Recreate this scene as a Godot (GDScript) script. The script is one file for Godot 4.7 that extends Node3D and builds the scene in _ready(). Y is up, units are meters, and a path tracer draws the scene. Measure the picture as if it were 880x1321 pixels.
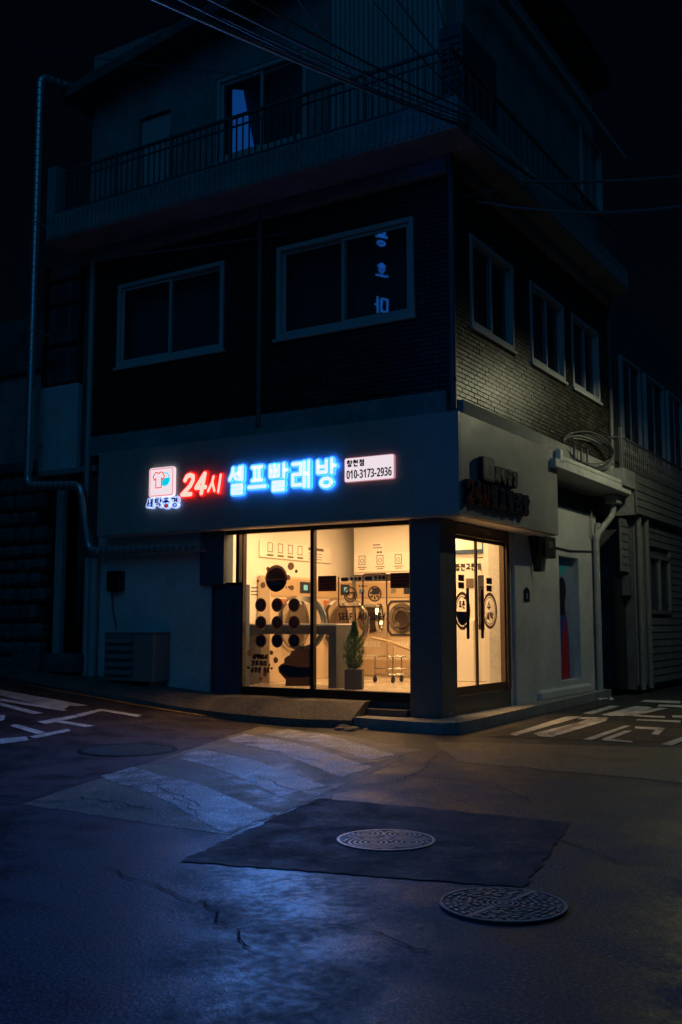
extends Node3D
# A corner laundrette at night. World axes follow the building: front face along -X (normal +Z), side face along -Z (normal +X).

const FOCAL := 1309.0
var cam_pos := Vector3(5.655, 1.4, 12.175)
var fwd: Vector3
var rgt: Vector3
var upv: Vector3
var M := {}
var taken := {}
var rng := RandomNumberGenerator.new()

# ---------------------------------------------------------------- pixels of the photograph to places
func ray(px, py) -> Vector3:
	return fwd + rgt * ((px - 440.0) / FOCAL) + upv * ((660.5 - py) / FOCAL)
func pz(px, py, z) -> Vector3:
	var r := ray(px, py)
	return cam_pos + r * ((z - cam_pos.z) / r.z)
func px_(px, py, x) -> Vector3:
	var r := ray(px, py)
	return cam_pos + r * ((x - cam_pos.x) / r.x)
func pg(px, py) -> Vector3:
	var r := ray(px, py)
	var h := 0.0
	var p := Vector3.ZERO
	for k in 12:
		p = cam_pos + r * ((h - cam_pos.y) / r.y)
		h = lerpf(h, gy(p.x, p.z), 0.7)
	return p

func gy(x: float, z: float) -> float:   # height of the road: level at the corner, climbing away along -X, a hump across it
	var h := 0.0
	if x < -2.4:
		var d := -2.4 - x
		h = 0.0325 * d * d if d < 1.6 else 0.0832 + 0.104 * (d - 1.6)
	if z > 0.7 and z < 6.7:
		var t := (z - 0.7) / 5.9
		var xl := lerpf(-2.71, -0.72, t)
		var xr := lerpf(0.35, 1.38, (z - 1.9) / 4.76)
		var u := (x - xl) / (xr - xl)
		if u > 0.0 and u < 1.0:
			h += 0.04 * pow(sin(u * PI), 2.0) * smoothstep(0.7, 1.5, z) * smoothstep(6.7, 6.0, z)
	return h

# ---------------------------------------------------------------- mesh building
class MB:
	var v := PackedVector3Array()
	var n := PackedVector3Array()
	func tri(a: Vector3, b: Vector3, c: Vector3):
		var m := (b - a).cross(c - a).normalized()
		v.append_array([a, c, b]); n.append_array([m, m, m])
	func trin(a, b, c, na, nb, nc):
		v.append_array([a, c, b]); n.append_array([na, nc, nb])
	func quad(a: Vector3, b: Vector3, c: Vector3, d: Vector3):
		tri(a, b, c); tri(a, c, d)
	func box(c: Vector3, s: Vector3, bev := 0.0, t := Transform3D.IDENTITY):
		var h := s * 0.5
		bev = minf(bev, minf(h.x, minf(h.y, h.z)) * 0.6)
		var g := h - Vector3.ONE * bev
		var ax := [Vector3.RIGHT, Vector3.UP, Vector3.BACK]
		for i in 3:
			var j := (i + 1) % 3
			var k := (i + 2) % 3
			for sg in [-1.0, 1.0]:
				var o: Vector3 = c + ax[i] * h[i] * sg
				var a: Vector3 = ax[j] * g[j]
				var b: Vector3 = ax[k] * g[k]
				if sg > 0: quad(t * (o - a - b), t * (o + a - b), t * (o + a + b), t * (o - a + b))
				else: quad(t * (o - a + b), t * (o + a + b), t * (o + a - b), t * (o - a - b))
			if bev > 0:
				for sj in [-1.0, 1.0]:
					for sk in [-1.0, 1.0]:
						var e: Vector3 = ax[i] * g[i]
						var p: Vector3 = c + ax[j] * h[j] * sj + ax[k] * g[k] * sk
						var q: Vector3 = c + ax[j] * g[j] * sj + ax[k] * h[k] * sk
						_edge(t, p, q, e, c)
		if bev > 0:
			for sx in [-1.0, 1.0]:
				for sy in [-1.0, 1.0]:
					for sz in [-1.0, 1.0]:
						var a := c + Vector3(h.x * sx, g.y * sy, g.z * sz)
						var b := c + Vector3(g.x * sx, h.y * sy, g.z * sz)
						var d := c + Vector3(g.x * sx, g.y * sy, h.z * sz)
						if sx * sy * sz > 0: tri(t * a, t * b, t * d)
						else: tri(t * a, t * d, t * b)
	func _edge(t: Transform3D, p: Vector3, q: Vector3, e: Vector3, c: Vector3):
		var m := (e).cross(q - p)
		if m.dot((p + q) * 0.5 - c) > 0: quad(t * (p - e), t * (p + e), t * (q + e), t * (q - e))
		else: quad(t * (p + e), t * (p - e), t * (q - e), t * (q + e))
	func bx(a: Vector3, b: Vector3, bev := 0.0):
		var lo := Vector3(minf(a.x, b.x), minf(a.y, b.y), minf(a.z, b.z))
		var hi := Vector3(maxf(a.x, b.x), maxf(a.y, b.y), maxf(a.z, b.z))
		box((lo + hi) * 0.5, hi - lo, bev)
	func tube(pts: Array, r: float, k := 8, closed := false, caps := true):
		var rings := []
		var m := pts.size()
		var side := Vector3.ZERO
		for i in m:
			var a: Vector3 = pts[(i - 1 + m) % m] if (closed or i > 0) else pts[i]
			var b: Vector3 = pts[(i + 1) % m] if (closed or i < m - 1) else pts[i]
			var d := (b - a).normalized()
			if side == Vector3.ZERO:
				side = d.cross(Vector3.UP if absf(d.y) < 0.9 else Vector3.RIGHT).normalized()
			side = (side - d * side.dot(d)).normalized()
			var up := side.cross(d)
			var ring := []
			for j in k:
				var w := TAU * j / k
				ring.append(side * cos(w) + up * sin(w))
			rings.append(ring)
		for i in (m if closed else m - 1):
			var i2 := (i + 1) % m
			for j in k:
				var j2 := (j + 1) % k
				var a: Vector3 = pts[i] + rings[i][j] * r
				var b: Vector3 = pts[i2] + rings[i2][j] * r
				var c: Vector3 = pts[i2] + rings[i2][j2] * r
				var d: Vector3 = pts[i] + rings[i][j2] * r
				trin(a, b, c, rings[i][j], rings[i2][j], rings[i2][j2])
				trin(a, c, d, rings[i][j], rings[i2][j2], rings[i][j2])
		if caps and not closed:
			for e in [0, m - 1]:
				for j in range(1, k - 1):
					var a: Vector3 = pts[e] + rings[e][0] * r
					var b: Vector3 = pts[e] + rings[e][j] * r
					var c: Vector3 = pts[e] + rings[e][j + 1] * r
					if e == 0: tri(a, b, c)
					else: tri(a, c, b)
	func disc(t: Transform3D, c: Vector2, r: float, d0: float, d1: float, k := 10, r2 := -1.0):   # a short prism: round or elliptic
		if r2 < 0: r2 = r
		for j in k:
			var w := TAU * j / k
			var w2 := TAU * (j + 1) / k
			var a := Vector3(c.x + cos(w) * r, c.y + sin(w) * r2, d1)
			var b := Vector3(c.x + cos(w2) * r, c.y + sin(w2) * r2, d1)
			tri(t * Vector3(c.x, c.y, d1), t * a, t * b)
			quad(t * Vector3(a.x, a.y, d0), t * Vector3(b.x, b.y, d0), t * b, t * a)
	func ringf(t: Transform3D, c: Vector2, ri: float, ro: float, d0: float, d1: float, k := 32, sy := 1.0):
		for j in k:
			var w := TAU * j / k
			var w2 := TAU * (j + 1) / k
			var e := Vector3(cos(w), sin(w) * sy, 0)
			var g := Vector3(cos(w2), sin(w2) * sy, 0)
			var o := Vector3(c.x, c.y, 0)
			var z0 := Vector3(0, 0, d0)
			var z1 := Vector3(0, 0, d1)
			quad(t * (o + e * ri + z1), t * (o + e * ro + z1), t * (o + g * ro + z1), t * (o + g * ri + z1))
			quad(t * (o + e * ro + z0), t * (o + g * ro + z0), t * (o + g * ro + z1), t * (o + e * ro + z1))
			quad(t * (o + g * ri + z0), t * (o + e * ri + z0), t * (o + e * ri + z1), t * (o + g * ri + z1))
	func stroke(t: Transform3D, pts: Array, r: float, d0: float, d1: float, k := 10, closed := false):   # a band of round-ended width along a line
		var m := pts.size()
		for i in (m if closed else m - 1):
			var a: Vector2 = pts[i]
			var b: Vector2 = pts[(i + 1) % m]
			var s := (b - a).normalized().orthogonal() * -r
			var q := [a - s, b - s, b + s, a + s]
			var e := d1 + 0.0002 * (i % 3)
			if (b - a).cross(s) < 0: q = [a + s, b + s, b - s, a - s]
			quad(t * Vector3(q[0].x, q[0].y, e), t * Vector3(q[1].x, q[1].y, e), t * Vector3(q[2].x, q[2].y, e), t * Vector3(q[3].x, q[3].y, e))
			quad(t * Vector3(q[0].x, q[0].y, d0), t * Vector3(q[1].x, q[1].y, d0), t * Vector3(q[1].x, q[1].y, e), t * Vector3(q[0].x, q[0].y, e))
			quad(t * Vector3(q[2].x, q[2].y, d0), t * Vector3(q[3].x, q[3].y, d0), t * Vector3(q[3].x, q[3].y, e), t * Vector3(q[2].x, q[2].y, e))
		for i in m:
			disc(t, pts[i], r, d0, d1 - 0.0003, k)
	func lathe(t: Transform3D, prof: Array, k := 20):   # profile of (radius, height)
		for i in prof.size() - 1:
			var p: Vector2 = prof[i]
			var q: Vector2 = prof[i + 1]
			var nn := Vector2(q.y - p.y, p.x - q.x).normalized()
			for j in k:
				var w := TAU * j / k
				var w2 := TAU * (j + 1) / k
				var e := Vector3(cos(w), 0, sin(w))
				var g := Vector3(cos(w2), 0, sin(w2))
				var ne := t.basis * (e * nn.x + Vector3.UP * nn.y)
				var ng := t.basis * (g * nn.x + Vector3.UP * nn.y)
				var a := t * (e * p.x + Vector3.UP * p.y)
				var b := t * (g * p.x + Vector3.UP * p.y)
				var c := t * (g * q.x + Vector3.UP * q.y)
				var d := t * (e * q.x + Vector3.UP * q.y)
				if p.x > 1e-5: trin(a, c, b, ne, ng, ng)
				if q.x > 1e-5: trin(a, d, c, ne, ne, ng)
	func poly(t: Transform3D, pts: PackedVector2Array, d0: float, d1: float):   # an outline with thickness
		if Geometry2D.is_polygon_clockwise(pts): pts.reverse()
		var ix := Geometry2D.triangulate_polygon(pts)
		for i in range(0, ix.size(), 3):
			var a := pts[ix[i]]
			var b := pts[ix[i + 1]]
			var c := pts[ix[i + 2]]
			if (b - a).cross(c - a) < 0:
				var s := b; b = c; c = s
			tri(t * Vector3(a.x, a.y, d1), t * Vector3(b.x, b.y, d1), t * Vector3(c.x, c.y, d1))
		for i in pts.size():
			var a := pts[i]
			var b := pts[(i + 1) % pts.size()]
			quad(t * Vector3(a.x, a.y, d0), t * Vector3(b.x, b.y, d0), t * Vector3(b.x, b.y, d1), t * Vector3(a.x, a.y, d1))
	func mesh() -> ArrayMesh:
		var arr := []
		arr.resize(Mesh.ARRAY_MAX)
		arr[Mesh.ARRAY_VERTEX] = v
		arr[Mesh.ARRAY_NORMAL] = n
		var m := ArrayMesh.new()
		m.add_surface_from_arrays(Mesh.PRIMITIVE_TRIANGLES, arr)
		return m

func numbered(called: String) -> String:
	taken[called] = taken.get(called, -1) + 1
	return called if taken[called] == 0 else "%s_%03d" % [called, taken[called]]
func part(called, mb, m, parent) -> MeshInstance3D:
	var o := MeshInstance3D.new()
	o.name = called
	o.mesh = mb.mesh() if mb is MB else mb
	o.material_override = m
	parent.add_child(o, true)
	return o
func tag(o, label, category, group = "", kind = ""):
	if label: o.set_meta("label", label)
	if category: o.set_meta("category", category)
	if group: o.set_meta("group", group)
	if kind: o.set_meta("kind", kind)
func thing(called, label, category, at = Vector3.ZERO, group = "") -> Node3D:
	var o := Node3D.new()
	o.name = numbered(called)
	add_child(o)
	o.position = at
	tag(o, label, category, group)
	return o
func solo(called, label, category, mb, m, group = "") -> MeshInstance3D:   # a thing that is one mesh
	var o := part(numbered(called), mb, m, self)
	tag(o, label, category, group)
	return o
func struct(called, mb, m) -> MeshInstance3D:
	var o := part(numbered(called), mb, m, self)
	o.set_meta("kind", "structure")
	return o
func boxpart(called, a, b, m, parent, bev = 0.0) -> MeshInstance3D:
	var mb := MB.new()
	mb.bx(a, b, bev)
	return part(called, mb, m, parent)

# faces of the building: x along, y up, z out
func front_at(x, y, z) -> Transform3D:
	return Transform3D(Basis.IDENTITY, Vector3(x, y, z))
func side_at(x, y, z) -> Transform3D:      # x runs along -Z, z out along +X
	return Transform3D(Basis(Vector3(0, 0, -1), Vector3.UP, Vector3(1, 0, 0)), Vector3(x, y, z))

# ---------------------------------------------------------------- lettering
const LEADS := "ㄱㄲㄴㄷㄸㄹㅁㅂㅃㅅㅆㅇㅈㅉㅊㅋㅌㅍㅎ"
const VOWELS := "ㅏㅐㅑㅒㅓㅔㅕㅖㅗㅘㅙㅚㅛㅜㅝㅞㅟㅠㅡㅢㅣ"
const TAILS := " ㄱㄲㄳㄴㄵㄶㄷㄹㄺㄻㄼㄽㄾㄿㅀㅁㅂㅄㅅㅆㅇㅈㅊㅋㅌㅍㅎ"
func V(a) -> Array:
	var r := []
	for i in range(0, a.size(), 2): r.append(Vector2(a[i], a[i + 1]))
	return r
func loop_at(cx, cy, rx, ry) -> Array:
	var r := []
	for i in 15: r.append(Vector2(cx + cos(TAU * i / 14) * rx, cy + sin(TAU * i / 14) * ry))
	return r
func cons(ch: String) -> Array:
	match ch:
		"ㄱ": return [V([0, 1, 1, 1, 0.9, 0])]
		"ㄴ": return [V([0, 1, 0, 0, 1, 0])]
		"ㄷ": return [V([1, 1, 0, 1, 0, 0, 1, 0])]
		"ㄹ": return [V([0, 1, 1, 1, 1, 0.5, 0, 0.5, 0, 0, 1, 0])]
		"ㅁ": return [V([0, 0, 0, 1, 1, 1, 1, 0, 0, 0])]
		"ㅂ": return [V([0, 1, 0, 0, 1, 0, 1, 1]), V([0, 0.5, 1, 0.5])]
		"ㅅ": return [V([0.52, 1, 0.45, 0.6, 0, 0]), V([0.48, 0.6, 1, 0])]
		"ㅇ": return [loop_at(0.5, 0.5, 0.5, 0.5)]
		"ㅈ": return [V([0, 1, 1, 1]), V([0.5, 1, 0.42, 0.5, 0, 0]), V([0.46, 0.5, 1, 0])]
		"ㅊ": return [V([0.35, 1.15, 0.65, 1.15]), V([0, 0.8, 1, 0.8]), V([0.5, 0.8, 0.42, 0.4, 0, 0]), V([0.46, 0.4, 1, 0])]
		"ㅋ": return [V([0, 1, 1, 1, 0.9, 0]), V([0, 0.5, 0.95, 0.5])]
		"ㅌ": return [V([1, 1, 0, 1, 0, 0, 1, 0]), V([0, 0.5, 0.9, 0.5])]
		"ㅍ": return [V([0, 1, 1, 1]), V([0, 0, 1, 0]), V([0.28, 1, 0.28, 0]), V([0.72, 1, 0.72, 0])]
		"ㅎ": return [V([0.3, 1.1, 0.7, 1.1]), V([0, 0.8, 1, 0.8]), loop_at(0.5, 0.3, 0.34, 0.32)]
		"ㅃ": return squeeze(cons("ㅂ"), 0, 0.44) + squeeze(cons("ㅂ"), 0.56, 1)
		"ㄲ": return squeeze(cons("ㄱ"), 0, 0.44) + squeeze(cons("ㄱ"), 0.56, 1)
		"ㄸ": return squeeze(cons("ㄷ"), 0, 0.44) + squeeze(cons("ㄷ"), 0.56, 1)
		"ㅆ": return squeeze(cons("ㅅ"), 0, 0.44) + squeeze(cons("ㅅ"), 0.56, 1)
		"ㅉ": return squeeze(cons("ㅈ"), 0, 0.44) + squeeze(cons("ㅈ"), 0.56, 1)
	return [V([0, 0, 1, 0])]
func squeeze(strokes: Array, x0, x1, y0 = 0.0, y1 = 1.0) -> Array:
	var r := []
	for s in strokes:
		var q := []
		for p in s: q.append(Vector2(lerpf(x0, x1, p.x), lerpf(y0, y1, p.y)))
		r.append(q)
	return r
func glyph(ch: String) -> Array:     # strokes in a unit square
	var c := ch.unicode_at(0) - 0xAC00
	if c < 0 or c > 11171: return latin(ch)
	var l := LEADS[c / 588]
	var v := VOWELS[(c % 588) / 28]
	var t := TAILS[c % 28]
	var base := 0.5 if t != " " else 0.0
	var out := []
	if t != " ": out += squeeze(cons(t), 0.22, 0.88, 0.0, 0.3)
	if v in ["ㅗ", "ㅛ", "ㅜ", "ㅠ", "ㅡ"]:
		var vy := base + (1 - base) * 0.22
		out += squeeze(cons(l), 0.2, 0.8, lerpf(base, 1, 0.5 if v != "ㅡ" else 0.34), 1)
		out.append(V([0, vy if v != "ㅡ" else base + 0.02, 1, vy if v != "ㅡ" else base + 0.02]))
		if v == "ㅗ": out.append(V([0.5, vy, 0.5, lerpf(base, 1, 0.42)]))
		if v == "ㅛ": out += [V([0.35, vy, 0.35, lerpf(base, 1, 0.42)]), V([0.65, vy, 0.65, lerpf(base, 1, 0.42)])]
		if v == "ㅜ": out.append(V([0.5, vy, 0.5, base - 0.04 if base > 0 else 0.0]))
		if v == "ㅠ": out += [V([0.35, vy, 0.35, base]), V([0.65, vy, 0.65, base])]
		return out
	var two := v in ["ㅐ", "ㅔ", "ㅖ", "ㅒ"]
	if v in ["ㅘ", "ㅙ", "ㅚ", "ㅝ", "ㅞ", "ㅟ", "ㅢ"]:
		out += squeeze(cons(l), 0.05, 0.6, lerpf(base, 1, 0.5), 1)
		out += [V([0, base + 0.1, 0.7, base + 0.1]), V([0.9, base, 0.9, 1])]
		return out
	out += squeeze(cons(l), 0.02, 0.46 if two else 0.56, lerpf(base, 1, 0.1), lerpf(base, 1, 0.94))
	var mid := lerpf(base, 1, 0.52)
	var vx := 0.9
	out.append(V([vx, base, vx, 1]))
	match v:
		"ㅏ": out.append(V([vx, mid, 1.12, mid]))
		"ㅑ": out += [V([vx, mid + 0.1, 1.12, mid + 0.1]), V([vx, mid - 0.1, 1.12, mid - 0.1])]
		"ㅓ": out.append(V([0.66, mid, vx, mid]))
		"ㅕ": out += [V([0.68, mid + 0.1, vx, mid + 0.1]), V([0.68, mid - 0.1, vx, mid - 0.1])]
		"ㅐ": out += [V([0.65, base + 0.02, 0.65, 0.98]), V([0.65, mid, vx, mid])]
		"ㅔ": out += [V([0.7, base + 0.02, 0.7, 0.98]), V([0.5, mid, 0.7, mid])]
	return out
func latin(ch: String) -> Array:
	match ch:
		"0", "O": return [loop_at(0.4, 0.5, 0.32, 0.5)]
		"6": return [V([0.65, 1, 0.25, 0.75, 0.08, 0.35]), loop_at(0.4, 0.28, 0.32, 0.28)]
		"K": return [V([0.1, 0, 0.1, 1]), V([0.7, 1, 0.12, 0.45]), V([0.3, 0.6, 0.75, 0])]
		"2": return [V([0.05, 0.75, 0.15, 0.94, 0.4, 1, 0.65, 0.92, 0.7, 0.7, 0.55, 0.42, 0.02, 0, 0.72, 0])]
		"4": return [V([0.55, 0, 0.55, 1, 0.0, 0.3, 0.8, 0.3])]
		"\"": return [V([0.2, 1, 0.15, 0.8]), V([0.45, 1, 0.4, 0.8])]
		"!": return [V([0.3, 1, 0.3, 0.35]), V([0.3, 0.05, 0.3, 0.0])]
	return []
func write(mb: MB, t: Transform3D, text: String, w: float, h: float, gap: float, r: float, d0: float, d1: float, k := 8, slant := 0.0):
	var x := 0.0
	for ch in text:
		for s in glyph(ch):
			var q := []
			for p in s: q.append(Vector2(x + p.x * w + p.y * h * slant, p.y * h))
			mb.stroke(t, q, r, d0, d1, k)
		x += (w + gap) if ch != " " else gap * 2.5
func lettering(text, bold, t: Transform3D, w, h, depth, m, parent, called = "lettering") -> MeshInstance3D:   # set in type, fitted to w by h from its lower left corner
	var f := SystemFont.new()
	f.font_names = PackedStringArray(["Droid Sans"])
	f.font_weight = 700 if bold else 400
	var tm := TextMesh.new()
	tm.font = f
	tm.text = text
	tm.font_size = 48
	tm.pixel_size = 0.01
	tm.depth = 0.02
	tm.horizontal_alignment = HORIZONTAL_ALIGNMENT_LEFT
	var bb := tm.get_aabb()
	var s := Vector3(w / bb.size.x, h / bb.size.y, depth / 0.02)
	var o := part(called, tm, m, parent)
	o.transform = t * Transform3D(Basis.from_scale(s), Vector3(-bb.position.x * s.x, -bb.position.y * s.y, depth * 0.5))
	return o

# ---------------------------------------------------------------- materials
func lin(r, g, b, a = 1.0) -> Color:
	return Color(r, g, b, a).linear_to_srgb()
func mat(c: Color, rough := 0.7, metal := 0.0, spec := 0.5) -> StandardMaterial3D:
	var m := StandardMaterial3D.new()
	m.albedo_color = c
	m.roughness = rough
	m.metallic = metal
	m.metallic_specular = spec
	return m
func glow(c: Color, e: float) -> StandardMaterial3D:
	var m := mat(c, 0.4)
	m.emission_enabled = true
	m.emission = c
	m.emission_energy_multiplier = e
	return m
func noise_img(seed_, freq, oct, size = 512, kind = FastNoiseLite.TYPE_SIMPLEX_SMOOTH) -> Image:
	var f := FastNoiseLite.new()
	f.seed = seed_
	f.frequency = freq
	f.noise_type = kind
	f.fractal_octaves = oct
	if kind == FastNoiseLite.TYPE_CELLULAR: f.cellular_return_type = FastNoiseLite.RETURN_DISTANCE2_SUB
	return f.get_seamless_image(size, size)
# a surface of grain, blotches, cracks: colours are linear base colours
func surface(base: Vector3, seed_: int, blotch: float, grain: float, rough: float, rough_var: float, scale: float, relief := 0.0, cracks := 0.0, tint := Vector3.ZERO, size := 512) -> StandardMaterial3D:
	var big := noise_img(seed_, 0.006 * 512 / size, 5, size)
	var mid := noise_img(seed_ + 7, 0.03, 4, size)
	var fine := noise_img(seed_ + 13, 0.22, 2, size)
	var grit := noise_img(seed_ + 17, 0.085, 3, size)
	var cell: Image = noise_img(seed_ + 21, 0.014, 2, size, FastNoiseLite.TYPE_CELLULAR) if cracks > 0 else null
	var col := Image.create(size, size, false, Image.FORMAT_RGB8)
	var ro := Image.create(size, size, false, Image.FORMAT_L8)
	var he := Image.create(size, size, false, Image.FORMAT_L8)
	var r := RandomNumberGenerator.new()
	r.seed = seed_
	for y in size:
		for x in size:
			var b := big.get_pixel(x, y).r - 0.5
			var m := mid.get_pixel(x, y).r - 0.5
			var f := fine.get_pixel(x, y).r - 0.5
			var g := r.randf() - 0.5
			var q2 := grit.get_pixel(x, y).r - 0.5
			var k := 1.0 + blotch * (b * 1.3 + m * 0.9) + grain * (f * 1.6 + q2 * 1.8 + g * 0.6)
			if q2 + f * 0.5 > 0.2: k *= 1.0 + 0.35 * grain
			var hh := 0.5 + f * 0.5 + q2 * 0.7 + m * 0.2 + g * 0.1
			if cell and cell.get_pixel(x, y).r < 0.022 * cracks + m * 0.03:
				k *= 0.5
				hh -= 0.25
			var c := base * maxf(k, 0.08) + tint * (b + m) * 0.8
			col.set_pixel(x, y, Color(maxf(c.x, 0.001), maxf(c.y, 0.001), maxf(c.z, 0.001)).linear_to_srgb())
			var q := clampf(rough + rough_var * (b * 1.3 + m * 0.9 + f * 0.4), minf(0.42, rough), 1)
			ro.set_pixel(x, y, Color(q, q, q))
			hh = clampf(hh, 0, 1)
			he.set_pixel(x, y, Color(hh, hh, hh))
	var s := mat(Color.WHITE, 1.0)
	s.albedo_texture = ImageTexture.create_from_image(col)
	s.roughness_texture = ImageTexture.create_from_image(ro)
	s.uv1_triplanar = true
	s.uv1_world_triplanar = true
	s.uv1_scale = Vector3.ONE * scale
	if relief > 0:
		s.heightmap_enabled = true
		s.heightmap_texture = ImageTexture.create_from_image(he)
		s.heightmap_scale = relief
	return s
func pane(alpha: float, c := Color(0.75, 0.85, 0.9)) -> StandardMaterial3D:
	var m := mat(Color(c.r, c.g, c.b, alpha), 0.02)
	m.transparency = BaseMaterial3D.TRANSPARENCY_ALPHA
	return m

func _ready():
	rng.seed = 4711
	set_camera_and_light()
	make_materials()
	build_ground()
	build_corner_building()
	build_sign_board()
	build_shop()
	build_side_street()
	build_left_end()
	build_street_things()
	build_cables()
	build_across()

# ---------------------------------------------------------------- camera, sky, light
func set_camera_and_light():
	var az := deg_to_rad(58.4)
	var pitch := deg_to_rad(6.28)
	var flat := Vector3(-cos(az), 0, -sin(az))
	rgt = Vector3(sin(az), 0, -cos(az))
	fwd = flat * cos(pitch) + Vector3.UP * sin(pitch)
	upv = Vector3.UP * cos(pitch) - flat * sin(pitch)
	var cam := Camera3D.new()
	cam.name = "camera"
	cam.fov = rad_to_deg(2.0 * atan(660.5 / FOCAL))
	cam.near = 0.05
	cam.far = 300.0
	add_child(cam)
	cam.transform = Transform3D(Basis(rgt, upv, -fwd), cam_pos)
	cam.current = true
	var sky_mat := ProceduralSkyMaterial.new()
	sky_mat.sky_top_color = lin(0.0003, 0.0009, 0.0024)
	sky_mat.sky_horizon_color = lin(0.0004, 0.002, 0.0038)
	sky_mat.ground_bottom_color = lin(0.0006, 0.0012, 0.002)
	sky_mat.ground_horizon_color = lin(0.0006, 0.0022, 0.004)
	var sky := Sky.new()
	sky.sky_material = sky_mat
	var env := Environment.new()
	env.background_mode = Environment.BG_SKY
	env.sky = sky
	env.background_energy_multiplier = 1.0
	env.tonemap_mode = Environment.TONE_MAPPER_LINEAR
	env.tonemap_exposure = 1.0
	env.sdfgi_enabled = true
	env.ssao_enabled = true
	env.ssil_enabled = true
	var we := WorldEnvironment.new()
	we.name = "environment"
	we.environment = env
	add_child(we)
	var moon := DirectionalLight3D.new()     # moon and town glow from a bright haze behind the camera
	moon.name = "moonlight"
	moon.light_color = Color(0.18, 0.67, 1.0)
	moon.light_energy = 0.041
	moon.light_angular_distance = 50.0
	moon.shadow_enabled = true
	add_child(moon)
	moon.look_at_from_position(Vector3(5, 9, 11), Vector3.ZERO)

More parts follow.
